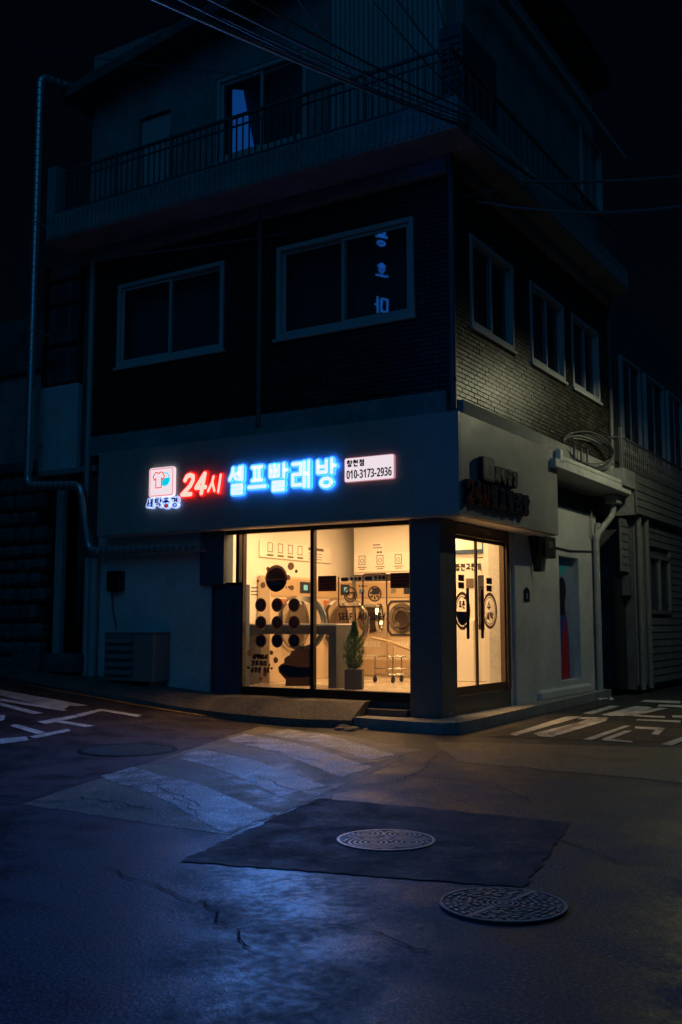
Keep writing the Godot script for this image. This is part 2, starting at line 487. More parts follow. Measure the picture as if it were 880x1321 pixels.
func make_materials():
	M.asphalt = surface(Vector3(0.048, 0.047, 0.047), 11, 0.9, 1.5, 0.56, 0.26, 0.42, 0.16, 0.0, Vector3.ZERO, 1024)
	M.asphalt.metallic_specular = 0.42
	M.asphalt_new = surface(Vector3(0.013, 0.015, 0.018), 23, 0.3, 1.0, 0.8, 0.2, 0.7, 0.3)
	M.asphalt_side = surface(Vector3(0.022, 0.022, 0.023), 27, 0.5, 0.9, 0.72, 0.25, 0.5, 0.7)
	M.red_paving = surface(Vector3(0.046, 0.031, 0.035), 31, 0.6, 0.6, 0.6, 0.35, 0.45, 0.25, 0.0)
	M.hump = surface(Vector3(0.19, 0.15, 0.095), 41, 0.8, 1.0, 0.62, 0.3, 0.7, 0.4, 0.7, Vector3(0.02, 0.0, -0.02))
	M.white_worn = surface(Vector3(0.36, 0.34, 0.3), 43, 1.7, 1.6, 0.55, 0.3, 0.8, 0.35, 0.8)
	M.white_paint = surface(Vector3(0.5, 0.5, 0.48), 47, 0.55, 0.5, 0.6, 0.2, 0.7, 0.2, 0.6)
	M.yellow_paint = surface(Vector3(0.36, 0.2, 0.05), 49, 0.8, 0.5, 0.6, 0.2, 0.8, 0.2, 0.6)
	M.band = surface(Vector3(0.16, 0.12, 0.075), 53, 0.9, 0.6, 0.6, 0.3, 0.45, 0.4, 0.9)
	M.concrete = surface(Vector3(0.26, 0.26, 0.25), 61, 0.35, 0.2, 0.85, 0.15, 0.35, 0.15, 0.25)
	M.concrete_dark = surface(Vector3(0.1, 0.1, 0.1), 63, 0.6, 0.3, 0.8, 0.2, 0.5, 0.3, 0.6)
	M.panel = surface(Vector3(0.36, 0.355, 0.32), 67, 0.16, 0.05, 0.5, 0.15, 0.22)
	M.white_wall = surface(Vector3(0.55, 0.56, 0.53), 71, 0.2, 0.1, 0.8, 0.15, 0.25, 0.08)
	M.dark_stone = surface(Vector3(0.075, 0.075, 0.075), 73, 0.3, 0.3, 0.35, 0.2, 0.6)
	M.pillar = surface(Vector3(0.13, 0.13, 0.125), 75, 0.25, 0.2, 0.6, 0.15, 0.5)
	M.stone = surface(Vector3(0.12, 0.12, 0.11), 79, 0.7, 0.4, 0.8, 0.2, 0.6, 0.6)
	M.room_wall = mat(lin(0.74, 0.72, 0.68), 0.85)
	M.room_side = M.room_wall
	M.room_floor = surface(Vector3(0.55, 0.48, 0.38), 83, 0.25, 0.1, 0.25, 0.1, 0.4)
	M.bricks = []
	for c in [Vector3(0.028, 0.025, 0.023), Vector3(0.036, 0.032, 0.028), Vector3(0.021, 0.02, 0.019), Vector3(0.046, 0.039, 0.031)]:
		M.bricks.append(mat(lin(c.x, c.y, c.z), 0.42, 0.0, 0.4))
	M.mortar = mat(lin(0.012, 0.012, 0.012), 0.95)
	M.frame_white = mat(lin(0.42, 0.44, 0.43), 0.5)
	M.frame_dark = mat(lin(0.03, 0.028, 0.026), 0.35, 0.4)
	M.frame_bronze = mat(lin(0.12, 0.08, 0.055), 0.4, 0.1)
	M.black = mat(lin(0.008, 0.008, 0.009), 0.6)
	M.dark_room = mat(lin(0.2, 0.2, 0.19), 0.9)
	M.rail = mat(lin(0.11, 0.11, 0.11), 0.5, 0.1)
	M.galv = mat(lin(0.4, 0.42, 0.43), 0.3, 0.55)
	M.duct = mat(lin(0.55, 0.57, 0.58), 0.22, 0.75)
	M.chrome = mat(lin(0.62, 0.6, 0.56), 0.16, 1.0)
	M.pvc = mat(lin(0.36, 0.37, 0.35), 0.55)
	M.pvc_dark = mat(lin(0.1, 0.1, 0.1), 0.5)
	M.cable = mat(lin(0.12, 0.12, 0.13), 0.35)
	M.iron = mat(lin(0.3, 0.28, 0.25), 0.42, 0.1)
	M.iron_dark = mat(lin(0.018, 0.018, 0.019), 0.55)
	M.iron_bright = mat(lin(0.62, 0.6, 0.58), 0.38, 0.1)
	M.glass = pane(0.06)
	M.glass_dark = pane(0.16, Color(0.3, 0.36, 0.4))
	M.film = mat(lin(0.012, 0.014, 0.02), 0.5)
	M.film_brown = mat(lin(0.1, 0.06, 0.03), 0.6)
	M.film_navy = mat(lin(0.01, 0.016, 0.035), 0.5)
	M.film_grey = mat(lin(0.16, 0.13, 0.1), 0.6)
	for k in [["film", 0.32, 0.25, 0.24], ["film_brown", 0.42, 0.29, 0.18], ["film_navy", 0.1, 0.14, 0.24], ["film_grey", 0.6, 0.5, 0.4]]:
		M[k[0]].backlight_enabled = true
		M[k[0]].backlight = Color(k[1], k[2], k[3])
	M.film_print = mat(lin(0.05, 0.04, 0.036), 0.6)
	M.film_print.backlight_enabled = true
	M.film_print.backlight = Color(0.46, 0.37, 0.34)
	M.ink = mat(lin(0.03, 0.028, 0.028), 0.6)
	M.ink_brown = mat(lin(0.14, 0.1, 0.06), 0.6)
	M.white = mat(lin(0.78, 0.77, 0.74), 0.55)
	M.machine = mat(lin(0.6, 0.47, 0.33), 0.42, 0.0)
	M.machine_dark = mat(lin(0.46, 0.33, 0.2), 0.42, 0.0)
	M.grey_table = mat(lin(0.075, 0.078, 0.08), 0.55)
	M.pot = mat(lin(0.05, 0.052, 0.055), 0.6)
	M.leaf = mat(lin(0.03, 0.085, 0.022), 0.6)
	M.leaf.backlight_enabled = true
	M.leaf.backlight = Color(0.12, 0.25, 0.05)
	M.siding = surface(Vector3(0.15, 0.16, 0.14), 91, 0.3, 0.15, 0.7, 0.1, 0.4)
	M.red_plain = mat(lin(0.14, 0.01, 0.012), 0.85, 0.0, 0.2)
	M.navy_plain = mat(lin(0.012, 0.018, 0.04), 0.8, 0.0, 0.2)
	M.blue_grey = mat(lin(0.05, 0.075, 0.11), 0.7)
	M.lit_white = glow(Color(0.93, 0.97, 1.0), 0.95)
	M.lit_cyan = glow(lin(0.1, 0.6, 1.0), 1.0)
	M.lit_blue = glow(lin(0.02, 0.2, 1.0), 1.3)
	M.led_blue = glow(lin(0.01, 0.14, 1.0), 9.0)
	M.led_red = glow(lin(1.0, 0.03, 0.02), 0.5)
	M.lit_cream = glow(Color(1.0, 0.88, 0.8), 0.92)
	M.lit_red = glow(lin(1.0, 0.02, 0.012), 1.0)
	M.lit_box = glow(Color(0.97, 0.9, 0.92), 0.92)

# ---------------------------------------------------------------- the ground
func drape(mb: MB, a: Vector3, b: Vector3, c: Vector3, d: Vector3, nu: int, nv: int, lift: float, wob := 0.0, seed_ := 0):   # a sheet between four corners, laid on the road
	var f := FastNoiseLite.new()
	f.seed = seed_
	f.frequency = 2.2
	f.fractal_octaves = 4
	var g := []
	for i in nu + 1:
		var row := []
		for j in nv + 1:
			var u := float(i) / nu
			var w := float(j) / nv
			var p := a.lerp(b, u).lerp(d.lerp(c, u), w)
			if wob > 0 and (i == 0 or j == 0 or i == nu or j == nv):
				p += Vector3(f.get_noise_2d(p.x * 3, p.z * 3), 0, f.get_noise_2d(p.x * 3 + 50, p.z * 3)) * wob
			row.append(Vector3(p.x, gy(p.x, p.z) + lift, p.z))
		g.append(row)
	for i in nu:
		for j in nv:
			var q := [g[i][j], g[i + 1][j], g[i + 1][j + 1], g[i][j + 1]]
			if (q[1] - q[0]).cross(q[3] - q[0]).y < 0: q.reverse()
			mb.quad(q[0], q[1], q[2], q[3])
func sheet(called, corners: Array, nu, nv, lift, m, parent, wob = 0.0) -> MeshInstance3D:
	var mb := MB.new()
	drape(mb, corners[0], corners[1], corners[2], corners[3], nu, nv, lift, wob, hash(called))
	return part(called, mb, m, parent)
func pgs(a: Array) -> Array:
	var r := []
	for i in range(0, a.size(), 2): r.append(pg(a[i], a[i + 1]))
	return r

func build_ground():
	var xs := []
	var x := -70.0
	while x < 70.0:
		xs.append(x)
		x += 0.14 if (x >= -4.2 and x < 4.6) else (0.5 if absf(x) < 16 else 6.0)
	var zs := []
	var z := -70.0
	while z < 70.0:
		zs.append(z)
		z += 0.16 if (z >= -1.0 and z < 9.4) else (0.5 if absf(z) < 16 else 6.0)
	var mb := MB.new()
	for i in xs.size() - 1:
		for j in zs.size() - 1:
			var p := []
			for q in [[i, j], [i, j + 1], [i + 1, j + 1], [i + 1, j]]:
				p.append(Vector3(xs[q[0]], gy(xs[q[0]], zs[q[1]]), zs[q[1]]))
			mb.quad(p[0], p[1], p[2], p[3])
	var road := struct("road", mb, M.asphalt)
	# the street that climbs past the front is paved dull red
	sheet("red_paving", [Vector3(-24, 0, 0.55), Vector3(-2.74, 0, 0.72), Vector3(-0.75, 0, 6.62), Vector3(-24, 0, 9.4)], 60, 30, 0.002, M.red_paving, road, 0.0)
	sheet("side_street", [Vector3(0.3, 0, 0.35), Vector3(7, 0, -1.3), Vector3(7, 0, -30), Vector3(-0.4, 0, -30)], 6, 20, 0.004, M.asphalt_side, road)
	sheet("worn_band", pgs([560, 957, 900, 966, 900, 1012, 590, 983]), 14, 4, 0.004, M.band, road, 0.06)
	# the speed hump: coarse yellowish asphalt with worn white bars
	var hump := sheet("speed_hump", pgs([335, 937, 545, 968, 295, 1078, 28, 1038]), 30, 60, 0.0028, M.hump, road, 0.03)
	for q in [[372, 941, 510, 974, 478, 981, 338, 948], [317, 947, 482, 990, 440, 1003, 290, 955], [256, 966, 421, 1014, 362, 1028, 227, 977], [172, 990, 354, 1052, 291, 1075, 129, 1002]]:
		var st := sheet("white_bar", pgs(q), 36, 10, 0.0055, M.white_worn, road, 0.03)
	# patch of newer asphalt
	sheet("asphalt_patch", pgs([412, 1030, 737, 1062, 676, 1146, 232, 1112]), 90, 60, 0.0055, M.asphalt_new, road, 0.03)
	# cracks, filled with dirt
	var crack_mat := mat(lin(0.012, 0.012, 0.013), 0.95)
	for q in [[462, 990, 548, 969], [430, 1028, 300, 1074], [100, 1028, 190, 1048], [255, 1055, 215, 1022], [330, 1000, 395, 1025], [345, 968, 425, 985], [180, 1010, 260, 1042], [520, 1000, 640, 1012], [640, 1012, 700, 1035], [560, 975, 500, 1010], [120, 1120, 260, 1160], [260, 1160, 330, 1230], [420, 1190, 560, 1230], [700, 1080, 800, 1120]]:
		var pa := pg(q[0], q[1])
		var pb := pg(q[2], q[3])
		var cm := MB.new()
		var n := maxi(8, int(pa.distance_to(pb) / 0.05))
		var off := 0.0
		var last := []
		var sd := (pb - pa).cross(Vector3.UP).normalized()
		for k in n + 1:
			off += rng.randf_range(-0.03, 0.03)
			off *= 0.93
			var c := pa.lerp(pb, float(k) / n) + sd * off
			var hw := rng.randf_range(0.002, 0.007) * (1.0 if k > 0 and k < n else 0.1)
			var cur := [c - sd * hw, c + sd * hw]
			for j in 2: cur[j].y = gy(cur[j].x, cur[j].z) + 0.0075
			if last: cm.quad(last[0], cur[0], cur[1], last[1]) if (cur[0] - last[0]).cross(last[1] - last[0]).y > 0 else cm.quad(last[1], cur[1], cur[0], last[0])
			last = cur
		part("road_crack", cm, crack_mat, road)
	# yellow edge line up the street
	var line := [[-30, 876], [40, 884], [110, 897], [180, 910], [250, 921], [340, 932], [430, 937], [520, 941]]
	var ym := MB.new()
	for i in line.size() - 1:
		var a := pg(line[i][0], line[i][1])
		var b := pg(line[i + 1][0], line[i + 1][1])
		var w := Vector3(0, 0, 0.09)
		drape(ym, a, b, b + w, a + w, 6, 1, 0.009)
	part("edge_line", ym, M.yellow_paint, road)
	# letters painted on the road, stretched along the way one drives
	for q in [[0, 890, 114, 911, 98, 912, 0, 894], [0, 898, 80, 917, 92, 910, 0, 894.5], [0, 901, 88, 917, 80, 918, 0, 905], [0, 907, 56, 921, 42, 922, 0, 911],
			[96, 923, 130, 915, 136, 916.5, 104, 925.5], [130, 915, 183, 923.5, 178, 926, 128, 917.5], [48, 932, 96, 923.5, 102, 926, 58, 935], [76, 930, 122, 937, 110, 939, 70, 932],
			[12, 937, 22, 935, 60, 946, 47, 948], [38, 951, 88, 941, 91, 944, 46, 953.5], [0, 954, 34, 951, 37, 956, 0, 961], [0, 923, 7, 924, 6, 929, 0, 931]]:
		sheet("road_letter_stroke", pgs(q), 8, 2, 0.010, M.white_paint, road, 0.012)
	for q in [[657, 948, 666, 950, 751, 925, 730, 925], [688, 947, 697, 951, 785, 927.5, 775, 926], [697, 951, 712, 952, 782, 931, 785, 926], [704, 947, 712, 949, 768, 930, 758, 928.5], [751, 926, 783, 926, 785, 928, 745, 928.5], [751, 955, 763, 956, 814, 937, 806, 937], [777, 956, 816, 959, 816, 957, 778, 953.5],
			[777, 954, 786, 955.5, 816, 943.5, 806, 943.5], [820, 938, 859, 940, 855, 943, 819, 940.5], [840, 948, 849, 949, 859, 940, 850, 939.5], [853, 961, 866, 963, 900, 950, 888, 949], [752, 921, 764, 922, 800, 911.5, 788, 911],
			[775, 923, 790, 924.5, 838, 912.5, 820, 911.5], [790, 924, 804, 924.5, 842, 914, 836, 912], [806, 924, 858, 927, 858, 925, 810, 922.5], [806, 923, 816, 924.5, 862, 914.5, 850, 913.5], [820, 930, 878, 933, 878, 930.5, 823, 928.5],
			[826, 906, 878, 908, 878, 905, 832, 903.5], [848, 912, 900, 914, 900, 911.5, 851, 909.5], [867, 926, 900, 928, 900, 925, 868, 923.5]]:
		sheet("road_letter_stroke", pgs(q), 8, 2, 0.010, M.white_paint, road, 0.008)
	# raised pavement under the shop window, ending in a broken corner, and the low ledge round the corner
	var pv := MB.new()
	var prev := []
	var xx := -11.0
	while xx <= -1.49:
		var top := 0.325 + maxf(0.0, -4.3 - xx) * 0.078
		var zf := 0.36 + 0.02 * sin(xx * 5.0) - 0.14 * clampf((xx + 2.2) / 0.7, 0, 1)
		var road_y := gy(xx, zf) - 0.05
		var sec := [Vector3(xx, top + 0.015, -0.32), Vector3(xx, top, zf - 0.28), Vector3(xx, lerpf(road_y, top, 0.42), zf + 0.1), Vector3(xx, road_y, zf + 0.14)]
		if prev:
			for k in 3: pv.quad(prev[k], prev[k + 1], sec[k + 1], sec[k])
		prev = sec
		xx += 0.1901
	pv.quad(prev[0], prev[1], prev[3], Vector3(prev[0].x, -0.05, -0.32))
	pv.tri(prev[1], prev[2], prev[3])
	struct("pavement", pv, surface(Vector3(0.115, 0.1, 0.08), 101, 0.7, 0.7, 0.8, 0.15, 0.5, 0.3, 0.5))
	var lg := MB.new()
	lg.poly(Transform3D(Basis(Vector3(1, 0, 0), Vector3(0, 0, -1), Vector3(0, 1, 0)), Vector3.ZERO), PackedVector2Array([Vector2(-1.49, 0.31), Vector2(-1.49, -0.24), Vector2(-0.6, -0.36), Vector2(-0.12, -0.34), Vector2(0.03, -0.14), Vector2(0.05, 0.2), Vector2(-0.1, 3.2), Vector2(-0.28, 7.4), Vector2(-0.9, 7.4), Vector2(-0.9, 0.31)]), -0.05, 0.145)
	struct("kerb", lg, M.concrete)
	# broken lumps at the pavement's end
	for k in 7:
		var lm := MB.new()
		var s := rng.randf_range(0.04, 0.1)
		var ps := Vector3(-1.46 + rng.randf_range(0.0, 0.35) - k * 0.05, 0, 0.42 + rng.randf_range(-0.05, 0.14))
		lm.lathe(Transform3D(Basis.from_euler(Vector3(rng.randf() * 0.4, rng.randf() * 6, rng.randf() * 0.4)), ps + Vector3(0, gy(ps.x, ps.z) - 0.004, 0)), [Vector2(s * 1.2, 0), Vector2(s, s * 0.4), Vector2(s * 0.4, s * 0.6), Vector2(0, s * 0.62)], 6)
		solo("rubble_lump", "broken lump of dark concrete below the end of the raised pavement", "rubble", lm, M.concrete_dark, "concrete lumps by the pavement end")

# ---------------------------------------------------------------- windows
func sash_window(parent, t: Transform3D, w: float, h: float, curtain: StandardMaterial3D, swap := false) -> Node3D:
	var o := Node3D.new()
	o.name = "window"
	parent.add_child(o, true)
	o.transform = t
	var f := MB.new()
	var b := 0.075
	f.bx(Vector3(0, 0, -0.1), Vector3(b, h, 0.03), 0.006)
	f.bx(Vector3(w - b, 0, -0.1), Vector3(w, h, 0.03), 0.006)
	f.bx(Vector3(b, h - b, -0.1), Vector3(w - b, h, 0.028), 0.006)
	f.bx(Vector3(b, 0, -0.1), Vector3(w - b, b, 0.028), 0.006)
	f.bx(Vector3(-0.04, -0.05, -0.1), Vector3(w + 0.04, -0.002, 0.06), 0.006)
	part("frame", f, M.frame_white, o)
	for k in 2:
		var x0 := b + 0.002 if k == 0 else w * 0.5 - 0.03
		var x1 := w * 0.5 + 0.03 if k == 0 else w - b - 0.002
		var zc := (-0.025 if (k == 0) != swap else -0.065)
		var s := MB.new()
		var e := 0.05
		s.bx(Vector3(x0, b + 0.002, zc - 0.015), Vector3(x0 + e, h - b - 0.002, zc + 0.015), 0.004)
		s.bx(Vector3(x1 - e, b + 0.002, zc - 0.015), Vector3(x1, h - b - 0.002, zc + 0.015), 0.004)
		s.bx(Vector3(x0 + e, b + 0.002, zc - 0.014), Vector3(x1 - e, b + e, zc + 0.014), 0.004)
		s.bx(Vector3(x0 + e, h - b - e, zc - 0.014), Vector3(x1 - e, h - b - 0.002, zc + 0.014), 0.004)
		part("sash", s, M.frame_white, o)
		var g := MB.new()
		g.quad(Vector3(x0 + e, b + e, zc), Vector3(x1 - e, b + e, zc), Vector3(x1 - e, h - b - e, zc), Vector3(x0 + e, h - b - e, zc))
		part("pane", g, M.glass_dark, o)
	var c := MB.new()
	c.quad(Vector3(b, b, -0.3), Vector3(w - b, b, -0.3), Vector3(w - b, h - b, -0.3), Vector3(b, h - b, -0.3))
	part("curtain", c, curtain, o)
	return o

func brick_face(mb: MB, t: Transform3D, w: float, h: float, holes: Array, picked: Array):   # bricks of one face; the ones worth picking apart go to the list
	var rows := int(h / 0.0675)
	for r in rows:
		var y0 := r * 0.0675 + 0.004
		var x := -0.1 if r % 2 else 0.0
		while x < w:
			var x0 := maxf(x, 0.0)
			var x1 := minf(x + 0.196, w)
			x += 0.2035
			if x1 - x0 < 0.03: continue
			var skip := false
			for hl in holes:
				if y0 + 0.058 > hl.position.y and y0 < hl.end.y and x1 > hl.position.x and x0 < hl.end.x:
					if x0 < hl.position.x - 0.02: x1 = hl.position.x
					elif x1 > hl.end.x + 0.02: x0 = hl.end.x
					else: skip = true
			if skip: continue
			var c := Vector3((x0 + x1) * 0.5, y0 + 0.029, rng.randf_range(-0.003, 0.003))
			var s := Vector3(x1 - x0 - 0.003, 0.057, 0.026)
			var tilt := Basis.from_euler(Vector3(rng.randf_range(-0.02, 0.02), rng.randf_range(-0.015, 0.015), rng.randf_range(-0.006, 0.006)))
			var tt := t * Transform3D(tilt, c)
			picked.append([tt, s, cam_pos.distance_to(tt.origin), mb])

func build_corner_building():
	var b := thing("corner_building", "dark three-storey brick corner building with a lit laundrette on its ground floor", "building", Vector3.ZERO)
	# brick storey
	var walls := MB.new()
	var t_f := front_at(-7.0, 4.58, -0.25)
	var t_s := side_at(-0.15, 4.45, -0.25)
	var hf := [Rect2(0.5, 1.13, 2.34, 1.5), Rect2(3.83, 1.13, 2.42, 1.5)]
	var hs := [Rect2(0.5, 1.14, 1.66, 1.42), Rect2(2.85, 1.14, 1.66, 1.42), Rect2(4.88, 1.14, 1.62, 1.42)]
	var bw := Node3D.new()
	bw.name = "brick_wall"
	b.add_child(bw)
	for face in [[t_f, 6.85, 3.12, hf], [t_s, 7.2, 3.25, hs]]:
		var t: Transform3D = face[0]
		var ys := [0.0]
		var rects: Array = face[3]
		# backing sheet with openings
		var y0: float = rects[0].position.y
		var y1: float = rects[0].end.y
		var zz := -0.012
		walls.quad(t * Vector3(0, -0.1, zz), t * Vector3(face[1], -0.1, zz), t * Vector3(face[1], y0, zz), t * Vector3(0, y0, zz))
		walls.quad(t * Vector3(0, y1, zz), t * Vector3(face[1], y1, zz), t * Vector3(face[1], face[2], zz), t * Vector3(0, face[2], zz))
		var xa := 0.0
		for r in rects + [Rect2(face[1], 0, 0, 0)]:
			walls.quad(t * Vector3(xa, y0, zz), t * Vector3(r.position.x, y0, zz), t * Vector3(r.position.x, y1, zz), t * Vector3(xa, y1, zz))
			xa = r.end.x
	part("mortar", walls, M.mortar, bw)
	var rest := [MB.new(), MB.new(), MB.new(), MB.new()]
	var picked := []
	brick_face(rest[0], t_f, 6.85, 3.1, hf, picked)
	brick_face(rest[0], t_s, 7.2, 3.23, hs, picked)
	picked.sort_custom(func(p, q): return p[2] < q[2])
	var shared := []
	for k in 1:
		var one := MB.new()
		one.box(Vector3.ZERO, Vector3(0.193, 0.057, 0.026), 0.003)
		shared.append(one.mesh())
	var whole := 0
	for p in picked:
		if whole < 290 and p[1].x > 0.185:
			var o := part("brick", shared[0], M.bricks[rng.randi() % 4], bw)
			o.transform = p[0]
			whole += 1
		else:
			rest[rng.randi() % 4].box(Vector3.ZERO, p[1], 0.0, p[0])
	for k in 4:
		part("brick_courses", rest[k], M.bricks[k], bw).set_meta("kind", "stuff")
	# windows of the brick storey
	var cur := mat(lin(0.07, 0.08, 0.085), 0.9)
	var cur2 := mat(lin(0.045, 0.05, 0.055), 0.9)
	sash_window(b, t_f * Transform3D(Basis.IDENTITY, Vector3(0.52, 1.15, 0.0)), 2.3, 1.46, cur)
	sash_window(b, t_f * Transform3D(Basis.IDENTITY, Vector3(3.85, 1.15, 0.0)), 2.38, 1.46, cur2, true)
	for xw in [[0.52, 1.62], [2.87, 1.62], [4.9, 1.58]]:
		sash_window(b, t_s * Transform3D(Basis.IDENTITY, Vector3(xw[0], 1.16, 0.0)), xw[1], 1.38, cur2)
	# beams, band, slab with ribbed edge
	var beam := MB.new()
	beam.bx(Vector3(-7.35, 7.68, -0.6), Vector3(-0.2, 7.895, -0.13), 0.01)
	beam.bx(Vector3(-0.6, 7.682, -7.5), Vector3(-0.05, 7.894, -0.602), 0.01)
	part("beam", beam, M.concrete, b)
	boxpart("floor_band", Vector3(-7.0, 4.24, -0.5), Vector3(-0.26, 4.575, -0.17), M.concrete, b, 0.008)
	boxpart("floor_band", Vector3(-0.5, 4.232, -7.4), Vector3(-0.06, 4.45, -0.3), M.concrete, b, 0.008)
	var slab := boxpart("terrace_slab", Vector3(-7.45, 7.9, -7.4), Vector3(0.3, 8.35, 0.54), M.concrete, b, 0.01)
	var ribs := MB.new()
	var x := -7.4
	while x < 0.26:
		ribs.bx(Vector3(x, 7.94, 0.535), Vector3(x + 0.045, 8.3, 0.565), 0.0)
		x += 0.1
	var z := 0.45
	while z > -7.3:
		ribs.bx(Vector3(0.295, 7.94, z), Vector3(0.325, 8.3, z - 0.045), 0.0)
		z -= 0.1
	part("fascia_ribs", ribs, M.concrete, slab).set_meta("kind", "stuff")
	# terrace railing
	var rl := Node3D.new()
	rl.name = "terrace_railing"
	b.add_child(rl)
	var rails := MB.new()
	rails.bx(Vector3(-7.2, 9.12, 0.36), Vector3(0.15, 9.165, 0.41), 0.005)
	rails.bx(Vector3(-7.2, 8.98, 0.37), Vector3(0.15, 9.0, 0.4), 0.0)
	rails.bx(Vector3(-7.2, 8.44, 0.37), Vector3(0.15, 8.47, 0.4), 0.0)
	rails.bx(Vector3(0.1, 9.12, -7.2), Vector3(0.15, 9.165, 0.355), 0.005)
	rails.bx(Vector3(0.11, 8.44, -7.2), Vector3(0.14, 8.47, 0.365), 0.0)
	part("rail", rails, M.rail, rl)
	var balu := MB.new()
	balu.bx(Vector3(-0.01, 8.345, -0.01), Vector3(0.01, 9.13, 0.01))
	var bm := balu.mesh()
	var post := MB.new()
	post.bx(Vector3(-0.024, 8.345, -0.024), Vector3(0.024, 9.2, 0.024), 0.004)
	var pm := post.mesh()
	for k in 62:
		part("post" if k % 10 == 0 else "baluster", pm if k % 10 == 0 else bm, M.rail, rl).position = Vector3(-7.18 + k * 0.1195, 0, 0.385)
	for k in 30:
		part("baluster", bm, M.rail, rl).position = Vector3(0.125, 0, 0.2 - k * 0.24)
	# third storey, set back
	var zt := -1.0
	var tw := MB.new()
	tw.bx(Vector3(-8.0, 8.3, zt - 0.3), Vector3(-6.82, 12.2, zt))
	tw.bx(Vector3(-6.82, 10.62, zt - 0.3), Vector3(-6.05, 12.2, zt))
	tw.bx(Vector3(-6.05, 8.3, zt - 0.3), Vector3(-5.02, 12.2, zt))
	tw.bx(Vector3(-5.02, 8.3, zt - 0.3), Vector3(-3.1, 9.3, zt))
	tw.bx(Vector3(-5.02, 10.86, zt - 0.3), Vector3(-3.1, 12.2, zt))
	tw.bx(Vector3(-3.1, 8.3, zt - 0.3), Vector3(-0.3, 12.2, zt))
	tw.bx(Vector3(-0.6, 8.3, -7.3), Vector3(-0.3, 12.0, zt - 0.3))
	part("upper_wall", tw, M.concrete, b)
	var door := boxpart("terrace_door", Vector3(-6.8, 8.36, zt - 0.12), Vector3(-6.07, 10.6, zt - 0.07), M.frame_white, b, 0.01)
	boxpart("handle", Vector3(-6.2, 9.3, zt - 0.068), Vector3(-6.17, 9.42, zt - 0.03), M.rail, door)
	sash_window(b, front_at(-5.0, 9.32, zt - 0.02), 1.88, 1.52, cur2)
	sash_window(b, side_at(-0.28, 9.7, -6.4), 1.3, 1.4, cur2)
	# glowing panel stands in for a blue reflection in one pane
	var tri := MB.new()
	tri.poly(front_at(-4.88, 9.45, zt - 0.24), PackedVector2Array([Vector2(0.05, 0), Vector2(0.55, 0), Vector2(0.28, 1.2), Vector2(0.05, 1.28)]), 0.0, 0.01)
	part("blue_reflection_panel", tri, glow(lin(0.006, 0.08, 0.36), 0.5), b)
	# ribbed metal enclosure on the terrace
	var enc := MB.new()
	x = -2.35
	while x < -0.45:
		enc.tube([Vector3(x, 8.36, -0.62), Vector3(x, 11.9, -0.62)], 0.045, 8, false, false)
		x += 0.085
	enc.bx(Vector3(-2.4, 8.36, -0.99), Vector3(-0.42, 11.9, -0.64))
	part("ribbed_metal_wall", enc, M.pvc, b)
	# roof edge
	var rf := MB.new()
	rf.quad(Vector3(-8.3, 11.15, -0.45), Vector3(0.05, 12.4, -0.45), Vector3(0.05, 12.6, -0.45), Vector3(-8.3, 11.35, -0.45))
	rf.quad(Vector3(-8.3, 11.15, -7.6), Vector3(0.05, 12.4, -7.6), Vector3(0.05, 12.4, -0.45), Vector3(-8.3, 11.15, -0.45))
	rf.quad(Vector3(-8.3, 11.35, -0.45), Vector3(0.05, 12.6, -0.45), Vector3(0.05, 12.6, -7.6), Vector3(-8.3, 11.35, -7.6))
	part("roof", rf, M.concrete_dark, b)
	boxpart("eave_gutter", Vector3(-0.12, 11.17, -8.6), Vector3(0.02, 11.3, -0.5), M.pvc, b, 0.02)
	# downpipes
	for q in [[-0.12, -0.12, 0.045, 4.3, 7.9, M.pvc_dark], [-3.42, -0.17, 0.045, 4.4, 7.9, M.pvc_dark], [-7.06, -0.2, 0.05, 3.0, 7.9, M.pvc]]:
		var dp := MB.new()
		dp.tube([Vector3(q[0], q[3], q[1]), Vector3(q[0], q[4], q[1])], q[2], 10)
		for yy in [q[3] + 0.4, (q[3] + q[4]) * 0.5, q[4] - 0.5]:
			dp.tube([Vector3(q[0], yy - 0.02, q[1]), Vector3(q[0], yy + 0.02, q[1])], q[2] + 0.008, 10)
		part("downpipe", dp, q[5], b)
	var gp := MB.new()
	gp.tube([Vector3(-0.02, 7.9, -7.25), Vector3(-0.02, 7.6, -7.25), Vector3(-0.1, 7.4, -7.3), Vector3(-0.1, 4.1, -7.3)], 0.05, 8)
	part("downpipe", gp, M.pvc_dark, b)
	# ground floor shell
	var gw := MB.new()
	gw.bx(Vector3(-6.85, 0.2, -0.55), Vector3(-4.4, 2.9, -0.3))
	part("front_wall", gw, M.white_wall, b)
	boxpart("wall_joint", Vector3(-4.37, 0.3, -0.4), Vector3(-4.34, 2.8, -0.29), M.dark_stone, b)
	boxpart("blue_panel", Vector3(-4.33, 0.34, -0.45), Vector3(-3.76, 2.0, -0.3), M.blue_grey, b, 0.004)
	boxpart("window_base", Vector3(-4.33, 0.1, -0.5), Vector3(-0.84, 0.335, -0.28), M.dark_stone, b, 0.008)
	boxpart("window_step", Vector3(-1.49, 0.1, -0.279), Vector3(-0.86, 0.24, -0.1), M.dark_stone, b, 0.008)
	boxpart("corner_pillar", Vector3(-0.84, 0.14, -0.62), Vector3(-0.37, 2.84, -0.16), M.pillar, b, 0.012)
	lettering("SELF LAUNDRY", true, Transform3D(Basis(Vector3(0, -1, 0), Vector3(1, 0, 0), Vector3.BACK), pz(299, 769, -0.299)), 1.2, 0.1, 0.003, mat(lin(0.02, 0.03, 0.06), 0.5), b, "panel_lettering")
	boxpart("shutter_box", pz(258, 687, -0.2), Vector3(pz(288, 752, -0.2).x, pz(288, 754, -0.2).y, -0.45), M.blue_grey, b, 0.01)
	# side wall beyond the door
	var sw := MB.new()
